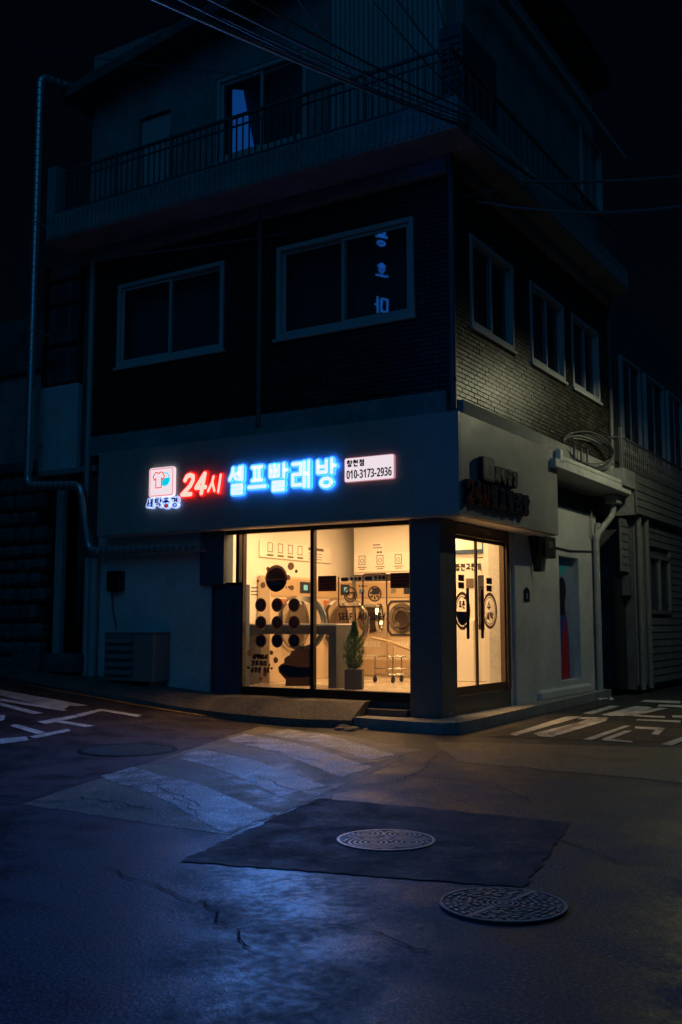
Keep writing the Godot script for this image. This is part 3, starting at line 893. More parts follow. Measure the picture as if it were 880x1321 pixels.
	sw.bx(Vector3(-0.75, 0.14, -2.9), Vector3(-0.45, 2.84, -2.67))
	sw.bx(Vector3(-0.75, 0.14, -3.66), Vector3(-0.4, 2.84, -2.9))
	part("side_wall", sw, M.white_wall, b)
	var ww := MB.new()
	ww.bx(Vector3(-0.75, 0.12, -5.08), Vector3(-0.45, 3.5, -3.66))
	ww.bx(Vector3(-0.75, 0.12, -7.25), Vector3(-0.45, 3.5, -6.15))
	ww.bx(Vector3(-0.75, 2.6, -6.15), Vector3(-0.45, 3.5, -5.08))
	ww.bx(Vector3(-0.75, 0.12, -6.15), Vector3(-0.45, 0.4, -5.08))
	ww.bx(Vector3(-0.72, 0.12, -6.6), Vector3(-0.38, 0.3, -3.9), 0.04)
	part("white_wall", ww, M.white_wall, b)
	boxpart("recess_wall", Vector3(-1.2, 3.48, -7.3), Vector3(-0.7, 4.0, -3.7), M.concrete_dark, b)
	boxpart("inner_core", Vector3(-4.4, 0.1, -7.2), Vector3(-0.9, 4.2, -4.75), M.dark_room, b)
	boxpart("canopy", Vector3(-0.7, 3.93, -7.85), Vector3(0.1, 4.08, -3.5), M.white_wall, b, 0.012)
	var lip := boxpart("canopy_lip", Vector3(0.02, 4.08, -7.85), Vector3(0.1, 4.16, -3.86), M.white_wall, b, 0.01)
	boxpart("back_wall", Vector3(-6.8, 0.1, -7.2), Vector3(-4.45, 4.24, -0.56), M.dark_room, b)
	boxpart("lobby_fill", Vector3(-6.9, 4.2, -7.1), Vector3(-0.8, 8.0, -0.75), M.dark_room, b)
	boxpart("attic_fill", Vector3(-7.9, 8.34, -7.1), Vector3(-0.7, 11.1, -1.6), M.dark_room, b)

# ---------------------------------------------------------------- the sign board round the corner
func sign_letter(b, t: Transform3D, ch: String, w: float, h: float, r_in: float, r_out: float, face: StandardMaterial3D, edge: StandardMaterial3D, back: StandardMaterial3D, slant := 0.0):
	var mb := MB.new()
	write(mb, t, ch, w, h, 0.0, r_out, 0.03, 0.058, 10, slant)
	var o := part("letter", mb, edge, b)
	var mi := MB.new()
	write(mi, t, ch, w, h, 0.0, r_in, 0.05, 0.062, 10, slant)
	part("letter_face", mi, face, o)
	var ms := MB.new()
	write(ms, t, ch, w, h, 0.0, r_out - 0.012, 0.004, 0.029, 8, slant)
	part("led_strip", ms, back, o)
func rounded(cx, cy, w, h, r) -> PackedVector2Array:
	var p := PackedVector2Array()
	for c in [[1, 1, 0], [-1, 1, 1], [-1, -1, 2], [1, -1, 3]]:
		for k in 6:
			var a: float = PI * 0.5 * (c[2] + k / 5.0)
			p.append(Vector2(cx + c[0] * (w * 0.5 - r) + cos(a) * r, cy + c[1] * (h * 0.5 - r) + sin(a) * r))
	return p
func shirt() -> Array:
	return V([0.0, 0.0, 0.0, 0.62, -0.16, 0.5, -0.3, 0.74, -0.04, 1.0, 0.14, 1.0, 0.3, 0.9, 0.46, 1.0, 0.64, 1.0, 0.9, 0.74, 0.76, 0.5, 0.6, 0.62, 0.6, 0.0, 0.0, 0.0])
func place(pts: Array, sx, sy, ox, oy) -> Array:
	var r := []
	for p in pts: r.append(Vector2(ox + p.x * sx, oy + p.y * sy))
	return r
func spot(called, at: Vector3, to: Vector3, c: Color, e: float, angle: float, size: float, parent):
	var l := SpotLight3D.new()
	l.name = called
	parent.add_child(l, true)
	l.light_color = c
	l.light_energy = e
	l.spot_angle = angle
	l.spot_range = 60.0
	l.spot_attenuation = 2.0
	l.light_size = size
	l.shadow_enabled = true
	l.look_at_from_position(at, to, Vector3.UP if absf((to - at).normalized().y) < 0.95 else Vector3.RIGHT)

func build_sign_board():
	var b := thing("sign_board", "pale sign board wrapped round the building corner with glowing lettering on its front", "sign", Vector3.ZERO)
	boxpart("front_panel", Vector3(-6.6, 2.84, -0.06), Vector3(0, 4.235, 0), M.panel, b, 0.006)
	boxpart("side_panel", Vector3(-0.06, 2.843, -3.84), Vector3(-0.002, 4.232, -0.062), M.panel, b, 0.006)
	var so := MB.new()
	so.bx(Vector3(-6.58, 2.83, -0.3), Vector3(-0.004, 2.855, -0.061))
	so.bx(Vector3(-0.6, 2.832, -3.838), Vector3(-0.061, 2.857, -0.302))
	part("soffit", so, M.white, b)
	var tp := MB.new()
	tp.bx(Vector3(-6.59, 4.215, -0.3), Vector3(-0.061, 4.233, -0.061))
	tp.bx(Vector3(-6.6, 2.85, -0.3), Vector3(-6.57, 4.22, -0.061))
	tp.bx(Vector3(-0.5, 2.858, -3.838), Vector3(-0.061, 4.2, -3.82))
	part("return", tp, M.panel, b)
	var r_out := 0.049
	var r_in := 0.025
	for q in [["셀", -3.835, -3.475, 3.31, 3.80], ["프", -3.47, -3.075, 3.375, 3.775], ["빨", -3.085, -2.69, 3.31, 3.78], ["래", -2.68, -2.27, 3.32, 3.785], ["방", -2.245, -1.86, 3.30, 3.78]]:
		sign_letter(b, front_at(q[1] + r_out, q[3] + r_out, 0), q[0], q[2] - q[1] - 2 * r_out - (0.02 if q[0] in ["빨", "방"] else 0.0), q[4] - q[3] - 2 * r_out, r_in, r_out, M.lit_white, M.lit_cyan, M.led_blue)
	sign_letter(b, front_at(-4.725, 3.405, 0), "2", 0.25, 0.30, 0.034, 0.056, M.lit_cream, M.lit_red, M.led_red, 0.22)
	sign_letter(b, front_at(-4.46, 3.405, 0), "4", 0.23, 0.30, 0.034, 0.056, M.lit_cream, M.lit_red, M.led_red, 0.22)
	sign_letter(b, front_at(-4.21, 3.40, 0), "시", 0.23, 0.26, 0.02, 0.04, M.lit_cream, M.lit_red, M.led_red, 0.18)
	# logo box: a shirt before a half-filled drum
	var lb := MB.new()
	lb.poly(front_at(0, 0, 0), rounded(-5.16, 3.64, 0.52, 0.475, 0.05), 0.0, 0.05)
	var logo := part("logo_box", lb, M.lit_box, b)
	var e := MB.new()
	e.stroke(front_at(0, 0, 0), Array(rounded(-5.16, 3.64, 0.475, 0.43, 0.03)), 0.006, 0.0495, 0.053, 6, true)
	part("logo_border", e, glow(lin(0.9, 0.16, 0.2), 0.8), logo)
	var dr := MB.new()
	dr.stroke(front_at(0, 0, 0), loop_at(-5.09, 3.68, 0.1, 0.105), 0.008, 0.0495, 0.0535, 6)
	var half := PackedVector2Array([Vector2(-5.185, 3.7)])
	for k in 13: half.append(Vector2(-5.09 + cos(PI + PI * k / 12) * 0.095, 3.685 + sin(PI + PI * k / 12) * 0.1))
	half.append(Vector2(-4.995, 3.7))
	dr.poly(front_at(0, 0, 0), half, 0.0495, 0.053)
	part("logo_drum", dr, glow(lin(0.0, 0.62, 0.8), 0.95), logo)
	var sh := MB.new()
	sh.poly(front_at(0, 0, 0), PackedVector2Array(place(shirt(), 0.2, 0.25, -5.27, 3.55).slice(0, -1)), 0.0495, 0.055)
	part("logo_shirt", sh, M.lit_box, logo)
	var so2 := MB.new()
	so2.stroke(front_at(0, 0, 0), place(shirt(), 0.2, 0.25, -5.27, 3.55), 0.008, 0.0545, 0.058, 6)
	part("logo_outline", so2, glow(lin(0.85, 0.06, 0.05), 0.8), logo)
	# name under the logo
	var nb := MB.new()
	write(nb, front_at(-5.455, 3.255, 0), "세탁", 0.12, 0.12, 0.055, 0.032, 0.0, 0.05, 8, 0.05)
	write(nb, front_at(-5.115, 3.235, 0), "풍경", 0.12, 0.13, 0.055, 0.034, 0.0, 0.0495, 8, 0.02)
	var nm := part("small_name", nb, glow(Color(0.72, 0.8, 1.0), 0.95), b)
	var ni := MB.new()
	write(ni, front_at(-5.455, 3.255, 0), "세탁", 0.12, 0.12, 0.055, 0.009, 0.0, 0.056, 6, 0.05)
	write(ni, front_at(-5.115, 3.235, 0), "풍경", 0.12, 0.13, 0.055, 0.009, 0.0, 0.056, 6, 0.02)
	part("name_strokes", ni, mat(lin(0.02, 0.03, 0.12), 0.5), nm)
	var dots := MB.new()
	dots.disc(front_at(0, 0, 0), Vector2(-5.045, 3.25), 0.034, 0.05, 0.058, 12)
	part("red_dot", dots, glow(lin(0.55, 0.06, 0.02), 0.7), nm)
	# telephone box
	var ph := MB.new()
	ph.poly(front_at(0, 0, 0), rounded(-1.353, 3.555, 0.8, 0.345, 0.03), 0.0, 0.04)
	var pb := part("telephone_box", ph, glow(lin(0.8, 0.36, 0.42), 0.55), b)
	var pw := MB.new()
	pw.poly(front_at(0, 0, 0), rounded(-1.353, 3.555, 0.784, 0.329, 0.024), 0.02, 0.043)
	part("telephone_face", pw, M.lit_box, pb)
	var pt := MB.new()
	write(pt, front_at(-1.705, 3.605, 0), "창천점", 0.072, 0.08, 0.03, 0.0095, 0.042, 0.046, 6)
	part("branch_name", pt, mat(lin(0.01, 0.016, 0.08), 0.5), pb)
	lettering("010-3173-2936", true, front_at(-1.715, 3.425, 0.0425), 0.725, 0.125, 0.005, mat(lin(0.01, 0.016, 0.08), 0.5), pb, "telephone_number")
	# unlit letters on the side
	var us := side_at(0, 0, 0)
	var dark := mat(lin(0.012, 0.014, 0.02), 0.4)
	var grey := mat(lin(0.08, 0.1, 0.1), 0.5)
	var sb := MB.new()
	sb.poly(us, rounded(0.78, 3.53, 0.4, 0.33, 0.04), 0.02, 0.1)
	var ub := part("unlit_logo_box", sb, dark, b)
	var uf := MB.new()
	uf.poly(us, rounded(0.78, 3.53, 0.34, 0.28, 0.03), 0.08, 0.103)
	part("unlit_logo_face", uf, grey, ub)
	var um := MB.new()
	um.poly(us, rounded(0.84, 3.53, 0.12, 0.14, 0.03), 0.09, 0.106)
	part("unlit_logo_drum", um, mat(lin(0.02, 0.05, 0.11), 0.5), ub)
	var un := MB.new()
	write(un, side_at(0, 3.42, -1.06), "세탁풍경", 0.15, 0.17, 0.07, 0.042, 0.01, 0.08, 8)
	var ul := part("unlit_name", un, dark, b)
	var ue := MB.new()
	write(ue, side_at(0, 3.42, -1.06), "세탁풍경", 0.15, 0.17, 0.07, 0.018, 0.02, 0.084, 6)
	part("unlit_name_face", ue, grey, ul)
	for q in [["2", 0.1, 0.24, 0.26, M.red_plain], ["4", 0.36, 0.22, 0.26, M.red_plain], ["시", 0.6, 0.2, 0.22, M.red_plain], ["셀", 0.88, 0.22, 0.26, M.navy_plain], ["프", 1.2, 0.22, 0.24, M.navy_plain], ["빨", 1.5, 0.2, 0.26, M.navy_plain], ["래", 1.8, 0.22, 0.26, M.navy_plain], ["방", 2.1, 0.2, 0.26, M.navy_plain]]:
		var um2 := MB.new()
		write(um2, side_at(0, 3.04, -q[1]), q[0], q[2], q[3], 0.0, 0.037, 0.01, 0.085, 8)
		var o := part("unlit_letter", um2, dark, b)
		var uf2 := MB.new()
		write(uf2, side_at(0, 3.04, -q[1]), q[0], q[2], q[3], 0.0, 0.021, 0.02, 0.09, 8)
		part("unlit_letter_face", uf2, q[4], o)
	# what the letters throw on the street
	spot("blue_letters_light", Vector3(-2.85, 3.55, 0.12), Vector3(-2.6, 3.2, 5.0), Color(0.26, 0.58, 1.0), 14.5, 76.0, 0.12, b)
	spot("red_letters_light", Vector3(-4.35, 3.55, 0.12), Vector3(-4.3, 3.2, 5.0), Color(1.0, 0.3, 0.25), 0.3, 76.0, 0.1, b)

# ---------------------------------------------------------------- the laundrette
func sticker(called, label, mb: MB, m, group = "") -> MeshInstance3D:
	return solo(called, label, "sticker", mb, m, group)

func build_shop():
	var zg := -0.3
	var b := get_node("corner_building")
	var fl := 0.45
	# room shell
	boxpart("shop_floor", Vector3(-4.4, 0.3, -4.75), Vector3(-0.5, fl, -0.34), M.room_floor, b)
	boxpart("shop_ceiling", Vector3(-4.4, 3.3, -4.75), Vector3(-0.47, 3.4, -0.33), M.room_wall, b)
	boxpart("shop_wall", Vector3(-4.44, fl, -4.75), Vector3(-4.3, 3.3, -0.46), M.room_side, b)
	boxpart("shop_wall", Vector3(-4.3, fl, -4.75), Vector3(-0.5, 3.3, -4.65), M.room_wall, b)
	boxpart("shop_wall", Vector3(-0.86, fl, -2.86), Vector3(-0.76, 3.3, -2.74), M.room_side, b)
	boxpart("shop_wall", Vector3(-0.76, fl, -4.65), Vector3(-0.65, 3.3, -2.75), M.room_side, b)
	boxpart("shop_wall", Vector3(-4.3, 2.86, -0.45), Vector3(-0.47, 3.3, -0.33), M.room_wall, b)
	boxpart("shop_wall", Vector3(-0.65, 2.86, -2.74), Vector3(-0.47, 3.3, -0.46), M.room_wall, b)
	# shop window
	var sw := Node3D.new()
	sw.name = "shop_window"
	b.add_child(sw)
	var fr := MB.new()
	var x_l := pz(288, 700, zg).x
	var x_2 := pz(316, 700, zg).x
	var x_m := pz(404, 700, zg).x
	var x_r := -0.84
	fr.bx(Vector3(x_l - 0.03, 2.77, zg - 0.06), Vector3(x_r, 2.83, zg + 0.04), 0.006)
	fr.bx(Vector3(x_2, 0.335, zg - 0.06), Vector3(x_r, 0.46, zg + 0.035), 0.006)
	fr.bx(Vector3(x_m - 0.03, 0.46, zg - 0.06), Vector3(x_m + 0.03, 2.77, zg + 0.035), 0.006)
	fr.bx(Vector3(x_2 - 0.025, 0.335, zg - 0.06), Vector3(x_2 - 0.002, 2.77, zg + 0.035), 0.004)
	fr.bx(Vector3(x_l - 0.03, 2.0, zg - 0.06), Vector3(x_l - 0.002, 2.77, zg + 0.035), 0.004)
	fr.bx(Vector3(x_l, 2.0, zg - 0.06), Vector3(x_2 - 0.025, 2.03, zg + 0.035), 0.004)
	var x_b := pz(308, 700, zg).x
	fr.bx(Vector3(x_b - 0.03, 2.03, zg - 0.058), Vector3(x_b + 0.03, 2.77, zg + 0.03), 0.004)
	part("frame", fr, M.frame_dark, sw)
	for q in [[x_l, x_2 - 0.03, 2.03], [x_2, x_m - 0.03, 0.46], [x_m + 0.03, x_r, 0.46]]:
		var g := MB.new()
		g.quad(Vector3(q[0], q[2], zg), Vector3(q[1], q[2], zg), Vector3(q[1], 2.77, zg), Vector3(q[0], 2.77, zg))
		part("pane", g, M.glass, sw)
	# door with two glass leaves
	var xd := -0.46
	var dd := Node3D.new()
	dd.name = "shop_door"
	b.add_child(dd)
	var df := MB.new()
	df.bx(Vector3(xd - 0.06, 0.4, -0.8), Vector3(xd + 0.03, 2.83, -0.65), 0.006)
	df.bx(Vector3(xd - 0.08, 0.4, -2.72), Vector3(xd + 0.05, 2.83, -2.6), 0.006)
	df.bx(Vector3(xd - 0.06, 2.66, -2.6), Vector3(xd + 0.04, 2.83, -0.8), 0.006)
	part("frame", df, M.frame_bronze, dd)
	boxpart("threshold", Vector3(-0.6, 0.14, -2.72), Vector3(-0.42, 0.4, -0.63), M.dark_stone, dd, 0.008)
	for k in 2:
		var zm := px_(615, 800, xd).z
		var z0 := -0.805 if k == 0 else zm - 0.004
		var z1 := zm + 0.004 if k == 0 else -2.595
		var leaf := MB.new()
		leaf.bx(Vector3(xd - 0.02, 0.41, z1), Vector3(xd + 0.015, 0.52, z0), 0.004)
		leaf.bx(Vector3(xd - 0.018, 0.52, z1), Vector3(xd + 0.013, 2.6, z1 + 0.022), 0.003)
		leaf.bx(Vector3(xd - 0.018, 0.52, z0 - 0.022), Vector3(xd + 0.013, 2.6, z0), 0.003)
		leaf.bx(Vector3(xd - 0.02, 2.6, z1), Vector3(xd + 0.015, 2.655, z0), 0.004)
		var lf := part("leaf", leaf, M.frame_bronze, dd)
		var g := MB.new()
		g.quad(Vector3(xd, 0.52, z0 - 0.03), Vector3(xd, 0.52, z1 + 0.03), Vector3(xd, 2.6, z1 + 0.03), Vector3(xd, 2.6, z0 - 0.03))
		part("pane", g, M.glass, lf)
		var hz := px_(604 if k == 0 else 622.5, 800, xd + 0.06).z
		var h := MB.new()
		h.bx(Vector3(xd + 0.045, px_(604, 824, xd).y, hz - 0.03), Vector3(xd + 0.07, px_(604, 759, xd).y, hz + 0.03), 0.006)
		for yy in [1.35, 1.75]: h.bx(Vector3(xd + 0.001, yy, hz - 0.012), Vector3(xd + 0.05, yy + 0.03, hz + 0.012))
		part("handle", h, mat(lin(0.045, 0.012, 0.008), 0.4), lf)
	# ceiling lights
	for q in [[-3.2, -0.95, 5.0], [-1.75, -0.95, 5.0], [-3.2, -2.8, 3.1], [-1.9, -2.9, 3.1], [-1.0, -1.75, 3.5]]:
		var cl := thing("ceiling_light", "square warm white panel light in the laundrette ceiling", "lamp", Vector3(q[0], 3.3, q[1]), "ceiling lights of the laundrette")
		boxpart("frame", Vector3(-0.33, -0.03, -0.33), Vector3(0.33, -0.001, 0.33), M.white, cl, 0.004)
		boxpart("diffuser", Vector3(-0.29, -0.036, -0.29), Vector3(0.29, -0.031, 0.29), glow(Color(1.0, 0.86, 0.62), 1.2), cl)
		var al := AreaLight3D.new()
		al.name = "panel_area"
		cl.add_child(al)
		al.area_size = Vector2(0.56, 0.56)
		al.light_color = Color(1.0, 0.78, 0.52)
		al.light_energy = q[2]
		al.area_range = 20.0
		al.area_attenuation = 2.0
		al.shadow_enabled = true
		al.rotation_degrees = Vector3(-90, 0, 0)
		al.position = Vector3(0, -0.045, 0)
	# washers on the back wall
	var zw := -4.0
	for k in 3:
		var x0 := -3.98 + k * 0.66
		var w := thing("washer", ["brown front-loading washer with its steel door ajar, in the corner of the laundrette", "brown front-loading washer with a closed round steel door, second from the corner", "brown front-loading washer nearest the change machine"][k], "washer", Vector3(x0, fl, zw), "washers along the back wall")
		boxpart("body", Vector3(0, 0, -0.62), Vector3(0.65, 1.72, 0), M.machine, w, 0.01)
		boxpart("base_panel", Vector3(0.01, 0.02, 0.0), Vector3(0.64, 0.3, 0.012), M.machine_dark, w, 0.004)
		boxpart("control_panel", Vector3(0.015, 1.42, 0.0), Vector3(0.635, 1.7, 0.014), M.machine_dark, w, 0.004)
		boxpart("display", Vector3(0.36, 1.48, 0.013), Vector3(0.52, 1.6, 0.02), M.film_navy, w)
		for j in 4:
			var bm := MB.new()
			bm.disc(front_at(0.1 + j * 0.05, 1.64, 0.013), Vector2.ZERO, 0.015, 0, 0.012, 10)
			part("button", bm, M.chrome if j else M.ink, w)
		boxpart("coin_slot", Vector3(0.1, 1.5, 0.013), Vector3(0.2, 1.58, 0.02), M.chrome, w)
		var dr := MB.new()
		dr.ringf(front_at(0.32, 1.05, 0.0), Vector2.ZERO, 0.2, 0.27, 0.0, 0.03, 28)
		var d := part("door_ring", dr, M.chrome, w)
		var dk := MB.new()
		dk.disc(front_at(0.32, 1.05, 0.0), Vector2.ZERO, 0.2, 0.0, 0.012, 28)
		part("drum_glass", dk, mat(lin(0.05, 0.035, 0.025), 0.1), d)
		if k == 0:
			var od := MB.new()
			var ot := Transform3D(Basis(Vector3.UP, deg_to_rad(-72)), Vector3(0.58, 1.05, 0.02))
			od.ringf(ot, Vector2(0.26, 0), 0.18, 0.26, -0.02, 0.03, 28)
			part("door", od, M.chrome, w)
		else:
			var tr := MB.new()
			tr.ringf(front_at(0.32, 1.05, 0.03), Vector2.ZERO, 0.13, 0.18, -0.02, 0.02, 28)
			part("door", tr, M.chrome, d)
			var sq := MB.new()
			sq.stroke(front_at(0.32, 1.05, 0.0), V([-0.29, -0.22, -0.22, -0.3, 0.22, -0.3, 0.29, -0.22, 0.29, 0.22, 0.22, 0.3, -0.22, 0.3, -0.29, 0.22]), 0.018, 0.0, 0.016, 6, true)
			part("door_frame", sq, M.ink, w)
		lettering("WASHER", true, front_at(0.12, 0.53, 0.0), 0.4, 0.1, 0.004, M.white, w)
		for j in 2: boxpart("small_print", Vector3(0.06, 0.37 - j * 0.05, 0), Vector3(0.5 - j * 0.08, 0.385 - j * 0.05, 0.003), M.white, w)
	# panel above the washers with the instructions
	boxpart("bulkhead", Vector3(-4.0, 2.3, -4.64), Vector3(-2.0, 3.29, -3.98), M.room_wall, b)
	var bi := thing("instruction_board", "long white instruction board with pictograms above the washers", "notice", Vector3(-3.98, 2.34, -3.975))
	boxpart("board", Vector3(0, 0, 0), Vector3(1.9, 0.34, 0.015), M.white, bi, 0.003)
	var pi := MB.new()
	for k in 3:
		var o := 0.1 + k * 0.38
		pi.stroke(front_at(0, 0, 0.015), V([o, 0.14, o, 0.3, o + 0.13, 0.3, o + 0.13, 0.14]), 0.006, 0, 0.003, 6, true)
		pi.stroke(front_at(0, 0, 0.015), loop_at(o + 0.065, 0.21, 0.035, 0.035), 0.005, 0, 0.003, 6)
		pi.bx(Vector3(o - 0.03, 0.085, 0.015), Vector3(o + 0.16, 0.1, 0.018))
		pi.bx(Vector3(o, 0.05, 0.015), Vector3(o + 0.13, 0.064, 0.018))
	pi.bx(Vector3(1.22, 0.26, 0.015), Vector3(1.62, 0.31, 0.018))
	for k in 3: pi.bx(Vector3(1.22, 0.2 - k * 0.06, 0.015), Vector3(1.55, 0.212 - k * 0.06, 0.018))
	part("pictogram", pi, M.ink_brown, bi)
	var nt := thing("wall_notice", "small white paper notice with two round pictures above the instruction board", "notice", Vector3(pz(480, 718, -3.98).x, pz(480, 718, -3.98).y, -3.978))
	boxpart("paper", Vector3.ZERO, Vector3(0.26, 0.26, 0.004), M.white, nt)
	var np := MB.new()
	np.bx(Vector3(0.02, 0.2, 0.004), Vector3(0.18, 0.22, 0.006))
	np.bx(Vector3(0.02, 0.15, 0.004), Vector3(0.22, 0.165, 0.006))
	np.disc(front_at(0, 0, 0.004), Vector2(0.13, 0.07), 0.025, 0, 0.003, 12)
	np.disc(front_at(0, 0, 0.004), Vector2(0.19, 0.07), 0.025, 0, 0.003, 12)
	part("print", np, M.ink_brown, nt)
	# dryers on the left wall, doors swung open
	for k in 2:
		var z0 := -1.35 - k * 1.32
		var d := thing("tumble_dryer", ["brown tumble dryer with a lit display and its large round door swung open", "brown tumble dryer beside the washers, its large round door swung open"][k], "dryer", Vector3(-4.02, fl, z0), "tumble dryers along the side wall")
		boxpart("body", Vector3(-0.26, 0, -1.28), Vector3(0, 1.74, 0), M.machine, d, 0.01)
		boxpart("control_panel", Vector3(0, 1.4, -1.26), Vector3(0.012, 1.7, -0.02), M.machine_dark, d, 0.004)
		var lb := boxpart("label_strip", Vector3(0.012, 1.28, -1.1), Vector3(0.016, 1.37, -0.25), M.white, d)
		boxpart("label_mark", Vector3(0.0165, 1.285, -0.45), Vector3(0.019, 1.36, -0.26), mat(lin(0.5, 0.1, 0.03), 0.5), d)
		boxpart("display_bezel", Vector3(0.012, 1.47, -1.15), Vector3(0.02, 1.66, -0.85), M.film_navy, d)
		boxpart("display_screen", Vector3(0.0205, 1.52, -1.07), Vector3(0.023, 1.61, -0.95), glow(lin(0.15, 0.42, 0.5), 0.45), d)
		var hole := MB.new()
		hole.disc(Transform3D(Basis(Vector3(0, 0, -1), Vector3.UP, Vector3.RIGHT), Vector3(0.0, 0.95, -0.66)), Vector2.ZERO, 0.42, 0, 0.01, 32)
		var rim := MB.new()
		rim.ringf(Transform3D(Basis(Vector3(0, 0, -1), Vector3.UP, Vector3.RIGHT), Vector3(0.0, 0.95, -0.66)), Vector2.ZERO, 0.42, 0.47, 0, 0.025, 32)
		part("drum_rim", rim, M.chrome, d)
		for j in 5:
			var bm := MB.new()
			bm.disc(side_at(0.012, 1.56, -0.25 - j * 0.09), Vector2.ZERO, 0.025, 0, 0.012, 10)
			part("button", bm, M.ink if j % 2 else M.chrome, d)
		part("drum_opening", hole, mat(lin(0.06, 0.04, 0.025), 0.4), d)
		var zd := -0.3 if k == 0 else -0.35
		var od := MB.new()
		od.ringf(front_at(0.45, 0.95, zd), Vector2.ZERO, 0.36, 0.43, -0.02, 0.03, 40)
		od.ringf(front_at(0.45, 0.95, zd), Vector2.ZERO, 0.425, 0.452, -0.025, 0.012, 40)
		var dp := part("door", od, M.chrome, d)
		var gl := MB.new()
		gl.disc(front_at(0.45, 0.95, zd), Vector2.ZERO, 0.36, -0.002, 0.004, 40)
		part("door_glass", gl, pane(0.25, Color(0.5, 0.4, 0.3)), dp)
	var li := thing("instruction_strip", "white instruction strip with pictograms on the wall over the tumble dryers", "notice", Vector3(-4.29, 2.5, -1.4))
	boxpart("board", Vector3(0, 0, -2.2), Vector3(0.02, 0.28, 0), M.white, li, 0.003)
	var lp := MB.new()
	for k in 4:
		var o := 0.22 + k * 0.3
		lp.stroke(side_at(0.02, 0, 0), V([o, 0.1, o, 0.25, o + 0.13, 0.25, o + 0.13, 0.1]), 0.007, 0, 0.003, 6, true)
		lp.bx(Vector3(0.02, 0.03, -o - 0.16), Vector3(0.023, 0.06, -o + 0.02))
	lp.bx(Vector3(0.02, 0.2, -1.95), Vector3(0.023, 0.25, -1.45))
	for k in 3: lp.bx(Vector3(0.02, 0.14 - k * 0.05, -1.9), Vector3(0.023, 0.152 - k * 0.05, -1.45))
	part("pictogram", lp, M.ink_brown, li)
	# table of thick grey frame
	var tb := thing("folding_table", "long table with a thick dark grey frame behind the shop window", "table", Vector3(0, fl, 0))
	var tx0 := -4.22
	var tx1 := pz(435.5, 850, -0.7).x
	boxpart("tabletop", Vector3(tx0, 0.79, -1.2), Vector3(tx1, 0.93, -0.66), M.grey_table, tb, 0.006)
	boxpart("leg", Vector3(tx1 - 0.14, 0, -1.2), Vector3(tx1, 0.79, -0.66), M.grey_table, tb, 0.006)
	boxpart("leg", Vector3(tx0, 0, -1.2), Vector3(tx0 + 0.14, 0.79, -0.66), M.grey_table, tb, 0.006)
	boxpart("worktop", Vector3(tx0 + 0.002, 0.931, -1.19), Vector3(tx1 - 0.002, 0.95, -0.67), M.white, tb, 0.003)
	# potted conifer
	var pc := pg(458, 889)
	var pp := Vector3(-2.05, fl, -0.72)
	var pl := thing("potted_conifer", "slim green conifer in a square grey pot behind the shop window", "plant", pp)
	var pot := MB.new()
	var pr := Transform3D(Basis(Vector3.UP, deg_to_rad(24)), Vector3.ZERO)
	pot.box(Vector3(0, 0.145, 0), Vector3(0.26, 0.29, 0.26), 0.01, pr)
	part("pot", pot, M.pot, pl)
	var stem := MB.new()
	stem.tube([Vector3(0, 0.28, 0), Vector3(0.01, 0.6, 0), Vector3(0.02, 0.88, 0)], 0.014, 6)
	part("trunk", stem, mat(lin(0.06, 0.04, 0.02), 0.8), pl)
	var lv := MB.new()
	for k in 1900:
		var u := rng.randf()
		var prof := 0.14 * pow(sin(PI * clampf(u * 0.86 + 0.14, 0, 1)), 0.7) * (1.0 - 0.72 * smoothstep(0.55, 0.85, u)) + 0.012
		var a := rng.randf() * TAU
		var rr := prof * sqrt(rng.randf()) * rng.randf_range(0.75, 1.15)
		var p := Vector3(cos(a) * rr, 0.29 + u * 0.68, sin(a) * rr)
		var dir := (Vector3(cos(a), 1.6, sin(a)) + Vector3(rng.randf_range(-0.5, 0.5), 0, rng.randf_range(-0.5, 0.5))).normalized()
		var sd := dir.cross(Vector3(rng.randf_range(-1, 1), rng.randf_range(-1, 1), rng.randf_range(-1, 1))).normalized()
		var L := rng.randf_range(0.025, 0.05)
		lv.tri(p - sd * 0.006, p + sd * 0.006, p + dir * L)
		lv.tri(p + dir * L * 0.4 - sd * 0.012, p + dir * L * 0.4 + sd * 0.004, p + dir * L * 1.1 + sd * 0.012)
	part("crown", lv, M.leaf, pl)
	# trolley
	var tz := -2.4
	var tp := Vector3(pz(484, 868, tz).x, fl, tz)
	var tr := thing("laundry_trolley", "chrome laundry trolley on castors in front of the washers", "trolley", tp)
	var tf := MB.new()
	for s in [[0, 0], [0.36, 0.05], [0.62, -0.3], [0.3, -0.35]]: tf.tube([Vector3(s[0], 0.1, s[1]), Vector3(s[0], 0.42, s[1])], 0.012, 6)
	for y in [0.42, 0.22, 0.13]: tf.tube([Vector3(0, y, 0), Vector3(0.36, y, 0.05), Vector3(0.62, y, -0.3), Vector3(0.3, y, -0.35)], 0.01, 6, true)
	part("frame", tf, M.chrome, tr)
	for s in [[0, 0], [0.36, 0.05], [0.62, -0.3], [0.3, -0.35]]:
		var wm := MB.new()
		wm.disc(side_at(s[0] - 0.012, 0.05, s[1]), Vector2.ZERO, 0.05, 0, 0.024, 14)
		wm.disc(Transform3D(Basis(Vector3.BACK, Vector3.UP, Vector3.LEFT), Vector3(s[0] + 0.012, 0.05, s[1])), Vector2.ZERO, 0.05, 0, 0.024, 14)
		wm.bx(Vector3(s[0] - 0.016, 0.05, s[1] - 0.015), Vector3(s[0] + 0.016, 0.11, s[1] + 0.015))
		part("castor", wm, M.film, tr)
	var hb := MB.new()
	hb.tube([Vector3(-0.05, 0.72, 0), Vector3(0.3, 0.66, 0.04), Vector3(0.75, 0.5, 0.0)], 0.02, 6)
